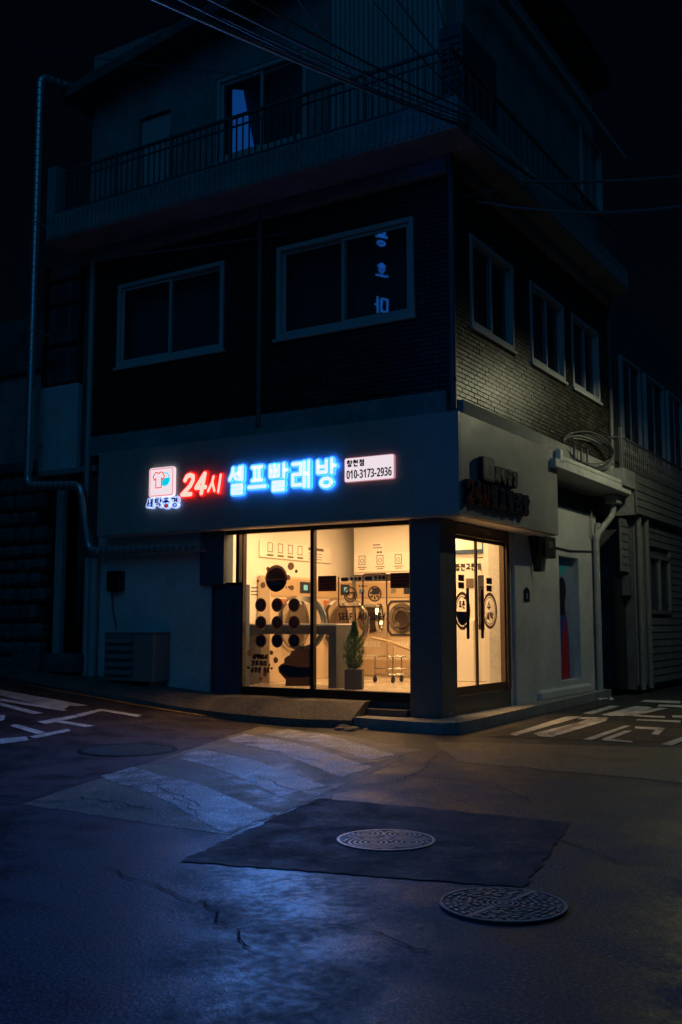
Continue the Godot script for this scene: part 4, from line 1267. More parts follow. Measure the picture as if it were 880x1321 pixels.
	hb.tube([Vector3(-0.05, 0.72, 0), Vector3(0.25, 0.6, -0.2), Vector3(0.75, 0.5, 0.0)], 0.014, 6)
	hb.tube([Vector3(0.36, 0.42, 0.05), Vector3(0.36, 0.65, 0.04)], 0.01, 6)
	part("handle", hb, M.machine_dark, tr)
	# seen through the door: change machine, notice board, black strip of devices
	var zc := -3.4
	var cm := thing("change_machine", "tall white coin changing machine seen through the glass door", "machine", Vector3(0, fl, zc))
	var cx0 := pz(582, 800, zc).x
	var cx1 := pz(614, 800, zc).x
	boxpart("cabinet", Vector3(cx0, 0, -0.4), Vector3(cx1, 1.0, 0.1), M.white, cm, 0.01)
	boxpart("upper_cabinet", Vector3(cx0, 1.0, -0.4), Vector3(cx1, 2.05, 0.0), M.white, cm, 0.01)
	boxpart("slot_plate", Vector3(cx1 - 0.16, 1.55, 0.0), Vector3(cx1 - 0.03, 1.7, 0.02), M.ink_brown, cm)
	var ct := MB.new()
	write(ct, front_at(cx0 + 0.1, 1.84, 0.001), "동전교환기", 0.07, 0.1, 0.025, 0.011, 0, 0.004, 6)
	part("lettering", ct, M.ink, cm)
	var nbd := thing("framed_notice", "white notice in a dark blue frame hanging over the change machine", "notice", Vector3(cx0 + 0.06, 2.6, zc + 0.02))
	boxpart("sheet", Vector3(0.0, 0, 0), Vector3(0.55, 0.4, 0.01), M.white, nbd)
	var nf := MB.new()
	nf.bx(Vector3(-0.02, -0.03, 0), Vector3(0.57, 0.03, 0.025))
	nf.bx(Vector3(-0.02, 0.37, 0), Vector3(0.57, 0.44, 0.025))
	nf.bx(Vector3(0.54, 0.03, 0), Vector3(0.58, 0.37, 0.025))
	nf.bx(Vector3(-0.03, 0.03, 0), Vector3(0.0, 0.37, 0.025))
	part("frame", nf, mat(lin(0.03, 0.08, 0.16), 0.5), nbd)
	boxpart("notice_wall", Vector3(cx0 - 0.2, 2.5 , zc - 0.3), Vector3(-0.77, 3.29, zc), M.room_wall, b)
	var lk := thing("locker_door", "plain cream locker standing beside the change machine", "locker", Vector3(0, fl, zc))
	boxpart("body", Vector3(cx1 + 0.02, 0, -0.4), Vector3(-0.88, 2.04, -0.02), M.white, lk, 0.01)
	var dv := thing("card_reader_strip", "black vertical strip of card readers between the change machine and the wall", "machine", Vector3(pz(617, 800, -3.35).x, fl, -3.35))
	boxpart("plate", Vector3(0, 0.85, -0.05), Vector3(0.16, 1.75, 0.0), M.film, dv, 0.01)
	for k in 4: boxpart("reader", Vector3(0.03, 0.95 + k * 0.2, 0.0), Vector3(0.13, 1.07 + k * 0.2, 0.03), M.ink, dv, 0.006)
	build_stickers(zg, xd)

func build_stickers(zg, xd):
	var zs: float = zg + 0.002
	var t := front_at(0, 0, zs)
	var P := func(px, py): var v := pz(px, py, zs); return Vector2(v.x, v.y)
	var s_px := 0.0112    # metres a pixel spans here
	# nine round stickers in three rows
	for r in 3:
		for c in 3:
			var at: Vector2 = P.call([336.5, 357.7, 379.5][c], [780.5, 803.5, 826.5][r] + [0, 0.0, 0.0][c])
			var mb := MB.new()
			mb.disc(t, at, 0.105, 0, 0.002, 28)
			var o := sticker("round_sticker", "small round dark sticker, %s row of the grid of nine, %s" % [["top", "middle", "bottom"][r], ["by the window edge", "middle one of its row", "by the window post"][c]], mb, M.film, "grid of nine round window stickers")
			var rg := MB.new()
			rg.disc(t, at + Vector2(0, 0.0), 0.088, 0.002, 0.003, 24)
			part("disc_print", rg, M.film_navy if r == 2 else M.film_print, o)
			var pr := MB.new()
			pr.bx(Vector3(at.x - 0.03, at.y + 0.035, zs + 0.003), Vector3(at.x + 0.03, at.y + 0.045, zs + 0.004))
			if (r * 3 + c) % 3 == 0: pr.stroke(t, [at + Vector2(-0.035, 0), at + Vector2(0.035, 0), at + Vector2(0.02, -0.04), at + Vector2(-0.02, -0.04)], 0.006, 0.003, 0.0042, 6, true)
			elif (r * 3 + c) % 3 == 1: pr.stroke(t, loop_at(at.x, at.y - 0.015, 0.035, 0.03), 0.006, 0.003, 0.0042, 6)
			else: pr.stroke(t, [at + Vector2(-0.04, -0.01), at + Vector2(0.0, 0.015), at + Vector2(0.04, -0.01), at + Vector2(0.0, -0.04)], 0.006, 0.003, 0.0042, 6, true)
			part("icon", pr, M.film_grey, o)
	# the large one and its bubbles
	var big: Vector2 = P.call(356.5, 746)
	var mb := MB.new()
	mb.disc(t, big, 0.2, 0, 0.002, 40)
	var bo := sticker("large_round_sticker", "largest round dark sticker on the window with a navy lower half", mb, M.film)
	var hm := MB.new()
	var hp := PackedVector2Array()
	for k in 17: hp.append(big + Vector2(cos(PI * k / 16), sin(PI * k / 16)) * 0.18 + Vector2(0, -0.02))
	hm.poly(t, hp, 0.002, 0.0032)
	part("upper_half", hm, M.film_print, bo)
	var h2 := MB.new()
	hp.clear()
	for k in 17: hp.append(big + Vector2(cos(PI + PI * k / 16), sin(PI + PI * k / 16)) * 0.18 + Vector2(0, -0.024))
	h2.poly(t, hp, 0.002, 0.003)
	part("lower_half", h2, M.film_navy, bo)
	var wm := MB.new()
	wm.bx(Vector3(big.x - 0.1, big.y - 0.1, zs + 0.003), Vector3(big.x + 0.1, big.y - 0.05, zs + 0.0045))
	wm.bx(Vector3(big.x - 0.06, big.y + 0.05, zs + 0.003), Vector3(big.x + 0.06, big.y + 0.065, zs + 0.0045))
	part("print", wm, M.film_grey, bo)
	for q in [[375.5, 730.5, 0.058], [382.5, 737, 0.026], [346, 734, 0.034], [372, 745, 0.04], [339.5, 755, 0.046], [333, 749.5, 0.022], [376.7, 758.3, 0.038], [322.3, 842.5, 0.05], [350.4, 842, 0.034], [356, 851.6, 0.044], [347.6, 858, 0.018], [342, 869.8, 0.04], [336.6, 875.8, 0.032], [319.5, 861, 0.018]]:
		var m2 := MB.new()
		m2.disc(t, P.call(q[0], q[1]), q[2], 0.0025, 0.0045, 20)
		sticker("bubble_sticker", "plain dark bubble sticker beside the printed stickers on the window", m2, M.film_print if q[2] > 0.03 else M.film, "dark bubble stickers on the window")
	# slogan
	var sl := MB.new()
	var a: Vector2 = P.call(326, 849.5)
	write(sl, Transform3D(Basis.IDENTITY, Vector3(a.x, a.y, zs)), "세탁에서", 0.052, 0.06, 0.02, 0.0125, 0, 0.003, 6, 0.15)
	a = P.call(324.5, 858)
	write(sl, Transform3D(Basis.IDENTITY, Vector3(a.x, a.y, zs)), "건조까지", 0.052, 0.06, 0.022, 0.0125, 0, 0.003, 6, 0.15)
	a = P.call(320, 866.5)
	write(sl, Transform3D(Basis.IDENTITY, Vector3(a.x, a.y, zs)), "\"60분 OK\"", 0.048, 0.065, 0.015, 0.0125, 0, 0.003, 6, 0.15)
	sticker("slogan_sticker", "three lines of slanted black lettering low on the window", sl, M.film)
	# dark rounded cut-out
	var ps := PackedVector2Array()
	for q in [[368, 885], [369, 877], [366, 874], [360, 867], [359, 861], [362, 857.5], [367, 855], [367, 850], [370, 847], [374, 845], [376, 840], [380, 838.5], [392, 838], [400, 838.5], [403.2, 840], [403.2, 885]]: ps.append(P.call(q[0], q[1]))
	var cm := MB.new()
	cm.poly(t, ps, 0, 0.002)
	var co := sticker("cut_out_sticker", "large dark rounded cut-out sticker at the foot of the window", cm, M.film)
	var p2 := PackedVector2Array()
	for q in [[362, 866], [361, 861], [364, 858.5], [371, 858], [385, 861], [403, 861], [403, 872], [390, 874], [374, 874], [368, 872]]: p2.append(P.call(q[0], q[1]))
	var c2 := MB.new()
	c2.poly(t, p2, 0.002, 0.0032)
	part("blue_lobe", c2, mat(lin(0.012, 0.022, 0.05), 0.5), co)
	# faint text block by the edge
	var ft := MB.new()
	for k in 3:
		var q: Vector2 = P.call(324, 758 + k * 4.5)
		ft.bx(Vector3(q.x, q.y - 0.012, zs), Vector3(q.x + 0.13, q.y + 0.004, zs + 0.002))
	sticker("small_text_sticker", "three faint brown lines of print at the window edge", ft, mat(lin(0.3, 0.22, 0.14), 0.7))
	# brown notices
	for k in 2:
		var c: Array = [[410.5, 742.5, 434, 763], [503.8, 738.5, 530.8, 759]][k]
		var lo: Vector2 = P.call(c[0], c[3])
		var hi: Vector2 = P.call(c[2], c[1])
		var nm := MB.new()
		nm.bx(Vector3(lo.x, lo.y, zs), Vector3(hi.x, hi.y, zs + 0.002))
		var no := sticker("brown_notice", ["brown printed notice on the window, next to the middle post", "brown printed notice on the window, next to the corner pillar"][k], nm, M.film_brown)
		var ln := MB.new()
		for j in 4: ln.bx(Vector3(lo.x + 0.03, lo.y + 0.04 + j * 0.048, zs + 0.002), Vector3(hi.x - 0.02 - (0.05 if j == 0 else 0.0), lo.y + 0.06 + j * 0.048, zs + 0.003))
		part("print", ln, M.film, no)
	# two line-drawn machines and the words
	for k in 2:
		var dm := MB.new()
		var c: Array = [[437, 745, 467.5, 782.5], [468.5, 741, 499, 781]][k]
		var p0: Vector2 = P.call(c[0], c[1])
		var p1: Vector2 = P.call(c[2], c[1] - 1.2)
		var p2b: Vector2 = P.call(c[2], c[3])
		var p3: Vector2 = P.call(c[0], c[3] + 0.8)
		var cc := (p0 + p2b) * 0.5
		if k == 0: dm.stroke(t, [p0, p3 + Vector2(0, 0.03), p3 + Vector2(0.03, 0), p2b - Vector2(0.03, 0), p2b + Vector2(0, 0.03), p2b + Vector2(0, 0.2)], 0.011, 0, 0.003, 8)
		else: dm.stroke(t, [p3 + Vector2(0, 0.02), p0 - Vector2(0, 0.03), p0 + Vector2(0.03, 0), p1 - Vector2(0.03, 0), p1 - Vector2(0, 0.03), p2b], 0.011, 0, 0.003, 8)
		var o := sticker("machine_drawing", ["line-drawn washing machine sticker, half full drum with a wavy water line", "line-drawn washing machine sticker with a fan wheel in its drum"][k], dm, M.film)
		var dc: Vector2 = P.call([452.3, 483.6][k], [767, 766][k])
		var dd := MB.new()
		dd.ringf(t, dc, 0.09, 0.112, 0, 0.003, 30)
		if k == 0:
			var wv := []
			for j in 13: wv.append(dc + Vector2(-0.075 + j * 0.0125, 0.02 + (0.008 if j % 2 else 0.0)))
			for j in 11: wv.append(dc + Vector2(cos(-j * PI / 10) * 0.075, 0.01 + sin(-j * PI / 10) * 0.075))
			dd.stroke(t, wv, 0.009, 0, 0.0032, 6)
		else:
			for j in 7:
				var w := TAU * j / 7
				dd.poly(t, PackedVector2Array([dc + Vector2(cos(w), sin(w)) * 0.02, dc + Vector2(cos(w), sin(w)) * 0.085, dc + Vector2(cos(w + 0.5), sin(w + 0.5)) * 0.08, dc + Vector2(cos(w + 0.35), sin(w + 0.35)) * 0.04]), 0, 0.003)
		part("drum_drawing", dd, M.film, o)
		var bt := MB.new()
		var b0: Vector2 = P.call([445, 475.5][k], [747.5, 746][k])
		bt.stroke(t, [b0 + Vector2(-0.04, 0), b0 + Vector2(0.04, 0)], 0.028, 0, 0.003, 10)
		for j in 2: bt.disc(t, P.call([453.8, 484.7][k] + j * 5.3, [746.8, 745.3][k] - j * 0.3), 0.028, 0, 0.003, 14)
		part("button", bt, M.film_navy, o)
		var rb := MB.new()
		rb.disc(t, P.call([464.3, 495.2][k], [746.4, 745][k]), 0.028, 0, 0.003, 14)
		part("red_button", rb, mat(lin(0.09, 0.006, 0.008), 0.5), o)
	var sl0: Vector2 = P.call(437, 800)
	var holder := thing("word_sticker", "black words SELF LAUNDRY in capital letters on the window", "sticker", Vector3(sl0.x, sl0.y, zs))
	lettering("SELF LAUNDRY.", true, Transform3D.IDENTITY, P.call(500, 798).x - sl0.x, 0.1, 0.003, M.film, holder)
	# on the door leaves
	var xs: float = xd + 0.002
	for k in 2:
		var c3 := px_([596.5, 632][k], [788, 788][k], xs)
		var dt := side_at(xs, c3.y, c3.z)
		var om := MB.new()
		om.ringf(dt, Vector2.ZERO, 0.225, 0.27, 0, 0.003, 36)
		om.ringf(dt, Vector2.ZERO, 0.195, 0.208, 0, 0.003, 36)
		var oo := sticker("door_ring_sticker", ["round dark ring sticker with a navy lower part on the door leaf by the pillar", "round dark ring sticker with brown lettering on the far door leaf"][k], om, M.film)
		var wmx := MB.new()
		if k == 0:
			write(wmx, side_at(xs, c3.y + 0.04, c3.z + 0.11), "오픈", 0.08, 0.09, 0.03, 0.012, 0, 0.003, 6)
			var lo := PackedVector2Array()
			for j in 13: lo.append(Vector2(cos(PI + PI * j / 12) * 0.19, sin(PI + PI * j / 12) * 0.19 - 0.01))
			var lm := MB.new()
			lm.poly(dt, lo, 0, 0.0034)
			part("navy_half", lm, mat(lin(0.03, 0.06, 0.13), 0.5), oo)
		else:
			write(wmx, side_at(xs, c3.y + 0.03, c3.z + 0.1), "슈", 0.12, 0.1, 0.03, 0.012, 0, 0.003, 6)
			write(wmx, side_at(xs, c3.y - 0.13, c3.z + 0.13), "세탁", 0.1, 0.1, 0.04, 0.012, 0, 0.003, 6)
		part("lettering", wmx, M.film_brown, oo)
		for j in 2:
			var nm2 := MB.new()
			var q3 := px_([595, 631][k], [745.5, 749.5][k] + j * 9.6, xs)
			nm2.bx(Vector3(xs, q3.y - 0.045, q3.z - 0.1), Vector3(xs + 0.002, q3.y + 0.045, q3.z + 0.1))
			sticker("door_label", "%s small dark label above the ring sticker on the %s" % [["upper", "lower"][j], ["door leaf by the pillar", "far door leaf"][k]], nm2, M.film)

# ---------------------------------------------------------------- along the side street
func build_side_street():
	# poster in the tall niche
	var po := thing("niche_poster", "tall picture of a draped blue and red figure set in the white wall", "poster", Vector3(-0.62, 0.4, -5.08))
	boxpart("backing", Vector3(0, 0, -1.07), Vector3(0.04, 2.2, 0), mat(lin(0.2, 0.25, 0.34), 0.5), po)
	var pt := side_at(0.04, 0, 0)
	var up := MB.new()
	up.poly(pt, PackedVector2Array([Vector2(0.02, 1.75), Vector2(0.75, 1.95), Vector2(0.98, 2.15), Vector2(0.02, 2.18)]), 0, 0.003)
	part("turquoise_field", up, mat(lin(0.05, 0.36, 0.46), 0.5), po)
	var fg := MB.new()
	fg.poly(pt, PackedVector2Array([Vector2(0.08, 0.02), Vector2(0.85, 0.02), Vector2(0.82, 0.7), Vector2(0.72, 1.1), Vector2(0.5, 1.25), Vector2(0.3, 1.2), Vector2(0.12, 0.8)]), 0, 0.004)
	part("blue_robe", fg, mat(lin(0.02, 0.06, 0.36), 0.5), po)
	var rd := MB.new()
	rd.poly(pt, PackedVector2Array([Vector2(0.38, 0.02), Vector2(0.78, 0.02), Vector2(0.74, 0.75), Vector2(0.6, 1.1), Vector2(0.46, 0.8)]), 0, 0.006)
	part("red_robe", rd, mat(lin(0.42, 0.02, 0.02), 0.5), po)
	var hd := MB.new()
	hd.disc(pt, Vector2(0.5, 1.6), 0.2, 0, 0.006, 20, 0.24)
	hd.poly(pt, PackedVector2Array([Vector2(0.36, 1.15), Vector2(0.66, 1.15), Vector2(0.6, 1.5), Vector2(0.4, 1.5)]), 0, 0.005)
	part("dark_hair", hd, mat(lin(0.01, 0.01, 0.02), 0.5), po)
	# small fittings
	var mbx := thing("meter_box", "small black meter box on the white side wall below the sign board", "box", Vector3(-0.45, 2.5, -3.95))
	boxpart("case", Vector3(-0.002, 0, -0.5), Vector3(0.18, 0.36, 0), mat(lin(0.03, 0.033, 0.033), 0.5), mbx, 0.012)
	boxpart("glass", Vector3(0.181, 0.16, -0.36), Vector3(0.186, 0.28, -0.14), mat(lin(0.12, 0.13, 0.13), 0.15), mbx)
	var br := thing("wall_bracket", "dark angled bracket under the end of the sign board", "bracket", Vector3(-0.4, 2.3, -3.5))
	var bm := MB.new()
	bm.poly(side_at(-0.0, 0, 0), PackedVector2Array([Vector2(0.0, 0.53), Vector2(0.34, 0.53), Vector2(0.3, -0.05), Vector2(0.22, -0.05)]), -0.0, 0.1)
	part("plate", bm, M.frame_dark, br)
	var hp := thing("house_number_plate", "small navy house number plate with a pointed top beside the door", "sign", px_(679, 767, -0.4))
	var hm := MB.new()
	hm.poly(side_at(0.002, 0, 0), PackedVector2Array([Vector2(-0.12, -0.11), Vector2(0.12, -0.11), Vector2(0.12, 0.07), Vector2(0, 0.12), Vector2(-0.12, 0.07)]), 0, 0.012)
	part("plate", hm, mat(lin(0.01, 0.014, 0.04), 0.4), hp)
	lettering("8", true, side_at(0.014, -0.07, 0.03), 0.06, 0.09, 0.003, M.pvc, hp, "number")
	var wl := MB.new()
	wl.tube([px_(706, 703, -0.43), px_(735, 710, -0.43), px_(772, 711, -0.43)], 0.012, 6)
	solo("wall_cable", "thin dark cable stapled across the white side wall", "cable", wl, M.cable)
	# downpipe with its hopper, below the canopy's end
	var dp := thing("rain_downpipe", "pale rain downpipe with a slanted joint at the end of the white wall", "pipe", Vector3.ZERO)
	var xw := -0.36
	var a := px_(774.5, 893, xw)
	var z0 := a.z
	var top := px_(775, 690, xw).y
	var tm := MB.new()
	tm.tube([Vector3(xw, 0.1, z0), Vector3(xw, top - 0.15, z0), Vector3(xw + 0.02, top, z0 - 0.06), Vector3(xw + 0.15, top + 0.38, z0 - 0.55), Vector3(xw + 0.17, top + 0.5, z0 - 0.6), Vector3(xw + 0.17, top + 0.75, z0 - 0.6)], 0.06, 12)
	part("pipe", tm, M.pvc, dp)
	var cl := MB.new()
	for y in [1.4, top - 0.1]: cl.tube([Vector3(xw, y - 0.03, z0), Vector3(xw, y + 0.03, z0)], 0.07, 12)
	part("collar", cl, M.pvc, dp)
	boxpart("hopper", Vector3(xw + 0.05, top + 0.62, z0 - 0.75), Vector3(xw + 0.3, top + 0.8, z0 - 0.45), M.pvc, dp, 0.02)
	var hk := thing("conduit_hook", "pale bent conduit hanging on the white wall beside the downpipe", "pipe", Vector3.ZERO)
	var km := MB.new()
	km.tube([px_(763, 658, -0.4), px_(763, 688, -0.4), px_(766, 692, -0.4), px_(769, 688, -0.4), px_(769, 678, -0.4)], 0.018, 8)
	part("pipe", km, M.pvc, hk)
	var kb := px_(768, 683, -0.45)
	boxpart("box", kb + Vector3(0, -0.1, -0.1), kb + Vector3(0.1, 0.12, 0.1), M.pvc, hk, 0.01)
	# coil of cable on the canopy
	var co := thing("cable_coil", "loose grey coil of cable standing on the canopy over the side wall", "cable", Vector3(-0.1, 4.17, -5.75))
	for k in 5:
		var cm := MB.new()
		var ps := []
		for j in 28:
			var w := TAU * j / 28
			ps.append(Vector3(0.1 * cos(w) + 0.03 * k, 0.3 + 0.28 * sin(w) + 0.02 * k, -1.15 * cos(w) + 0.05 * k) + Vector3(0, 0.02 * sin(3 * w + k) + 0.06 * cos(w), 0))
		cm.tube(ps, 0.022 if k < 2 else 0.013, 6, true)
		part("loop", cm, M.galv if k < 2 else M.cable, co)
	for q in [[741, 590, 741, 574], [750, 594, 750, 578], [758, 600, 758, 580]]:
		var sm := MB.new()
		var p0 := px_(q[0], q[1], 0.0)
		p0.y = 4.07
		sm.tube([p0, Vector3(p0.x, px_(q[2], q[3], 0.0).y, p0.z)], 0.02, 6)
		solo("canopy_stub", "short dark stub of pipe standing on the canopy by the cable coil", "pipe", sm, M.pvc_dark, "pipe stubs on the canopy")
	var bk := thing("lamp_bracket", "small white clamp at the top corner of the sign board", "bracket", Vector3(0.0, 4.1, -3.78))
	boxpart("clamp", Vector3(0.001, -0.08, -0.1), Vector3(0.1, 0.16, 0.06), M.white, bk, 0.02)
	# clapboard house beyond
	var h := thing("clapboard_house", "grey clapboard house with a railed balcony behind the white wall", "house", Vector3.ZERO)
	var zb := -7.95
	var xb := 0.02
	boxpart("wall", Vector3(-4, 0.1, -24), Vector3(xb - 0.05, 3.6, zb - 0.3), M.concrete_dark, h)
	boxpart("upper_wall", Vector3(-4, 3.6, -24), Vector3(-0.5, 8.4, -7.62), M.concrete_dark, h)
	var board := MB.new()
	board.poly(Transform3D(Basis(Vector3(1, 0, 0), Vector3.UP, Vector3.BACK), Vector3.ZERO), PackedVector2Array([Vector2(-0.05, 0), Vector2(0.022, 0), Vector2(0.004, 0.15), Vector2(-0.05, 0.15)]), 0, 1.0)
	var bmesh := board.mesh()
	# boards: between door recess and window, under and over it
	var wz0 := -9.15
	var wz1 := -10.95
	var y := 0.18
	while y < 3.45:
		var runs := [[-8.9, wz0 + 0.1], [wz1 - 0.1, -15.0]] if (y > 1.5 and y < 2.9) else [[-8.9, -15.0]]
		for r in runs:
			var o := part("clapboard", bmesh, M.siding, h)
			o.transform = Transform3D(Basis.from_scale(Vector3(1, 1, r[0] - r[1])), Vector3(xb, y, r[1]))
		var o2 := part("clapboard", bmesh, M.siding, h)
		o2.transform = Transform3D(Basis.from_scale(Vector3(1, 1, 0.3)), Vector3(xb, y, -8.65))
		if y > 2.3:
			var o3 := part("clapboard", bmesh, M.siding, h)
			o3.transform = Transform3D(Basis.from_scale(Vector3(1, 1, 0.42)), Vector3(xb - 0.12, y, -8.2))
		y += 0.15
	for k in 5:
		var o4 := part("clapboard", bmesh, M.siding, h)
		o4.transform = Transform3D(Basis.from_scale(Vector3(1, 1, 9.0)), Vector3(0.16, 3.58 + k * 0.155, -17.0))
	boxpart("balcony", Vector3(-0.5, 3.56, -17), Vector3(0.13, 4.36, -8.0), M.concrete, h)
	boxpart("balcony_end", Vector3(-0.6, 4.05, -7.98), Vector3(0.15, 4.4, -7.2), M.concrete, h, 0.01)
	for q in [-8.35, -8.92]:
		var cp := MB.new()
		cp.tube([Vector3(xb + 0.06, 0.1, q), Vector3(xb + 0.06, 3.56, q)], 0.06, 10)
		part("corner_post", cp, M.siding, h)
	boxpart("door", Vector3(xb - 0.3, 0.12, -8.6), Vector3(xb - 0.22, 2.3, -7.75), M.frame_dark, h)
	boxpart("mailbox", Vector3(xb - 0.22, 1.95, -8.45), Vector3(xb - 0.08, 2.35, -8.0), M.rail, h, 0.01)
	var wd := MB.new()
	for q in [[0, 1.6, 0.08, 2.85], [0, 1.6, 1.8, 1.68], [0, 2.77, 1.8, 2.85], [1.72, 1.6, 1.8, 2.85], [0.86, 1.68, 0.92, 2.77]]:
		wd.bx(Vector3(xb - 0.02, q[1], wz0 - q[0]), Vector3(xb + 0.05, q[3], wz0 - q[2]), 0.004)
	var wf := part("window", wd, M.siding, h)
	var g := MB.new()
	g.quad(Vector3(xb, 1.68, wz0 - 0.08), Vector3(xb, 1.68, wz1 + 0.08), Vector3(xb, 2.77, wz1 + 0.08), Vector3(xb, 2.77, wz0 - 0.08))
	part("pane", g, M.glass_dark, wf)
	boxpart("lit_blind_window", Vector3(xb - 0.14, 1.7, wz1 + 0.3), Vector3(xb - 0.12, 2.75, wz0 - 0.75), glow(lin(0.006, 0.04, 0.085), 0.9), wf)
	# balcony railing
	var rl := Node3D.new()
	rl.name = "balcony_railing"
	h.add_child(rl)
	var rm := MB.new()
	rm.bx(Vector3(0.06, 5.0, -17), Vector3(0.11, 5.04, -7.25), 0.005)
	rm.bx(Vector3(0.07, 4.44, -17), Vector3(0.1, 4.47, -7.25))
	rm.bx(Vector3(-0.45, 5.0, -7.28), Vector3(0.055, 5.04, -7.24))
	part("rail", rm, M.rail, rl)
	var bl := MB.new()
	bl.lathe(Transform3D.IDENTITY, [Vector2(0.012, 4.38), Vector2(0.012, 4.55), Vector2(0.022, 4.62), Vector2(0.012, 4.7), Vector2(0.02, 4.78), Vector2(0.012, 4.85), Vector2(0.012, 5.0)], 6)
	var blm := bl.mesh()
	for k in 40: part("baluster", blm, M.rail, rl).position = Vector3(0.085, 0, -7.3 - k * 0.15)
	for k in 3: part("baluster", blm, M.rail, rl).position = Vector3(-0.1 - 0.15 * k, 0, -7.26)
	var ptm := MB.new()
	ptm.bx(Vector3(0.05, 4.37, -7.3), Vector3(0.12, 5.2, -7.22), 0.008)
	part("post", ptm, M.rail, rl)
	var cur := mat(lin(0.045, 0.05, 0.055), 0.9)
	for q in [[-9.3, 1.5], [-11.2, 1.7], [-13.3, 1.5]]:
		sash_window(h, side_at(-0.45, 5.1, q[0]), q[1], 2.1, cur)
	# rags of litter on the road by the wall
	var lt := MB.new()
	var lc := pg(777, 905)
	for k in 9:
		var c := lc + Vector3(rng.randf_range(-0.16, 0.16), 0.008 + rng.randf() * 0.03, rng.randf_range(-0.22, 0.22))
		var d1 := Vector3(rng.randf_range(-0.1, 0.1), rng.randf_range(0, 0.05), rng.randf_range(-0.1, 0.1))
		var d2 := Vector3(rng.randf_range(-0.1, 0.1), rng.randf_range(0, 0.05), rng.randf_range(-0.1, 0.1))
		lt.tri(c, c + d1, c + d2)
	solo("crumpled_bag", "crumpled pale plastic bag lying on the road by the white wall", "litter", lt, M.white)

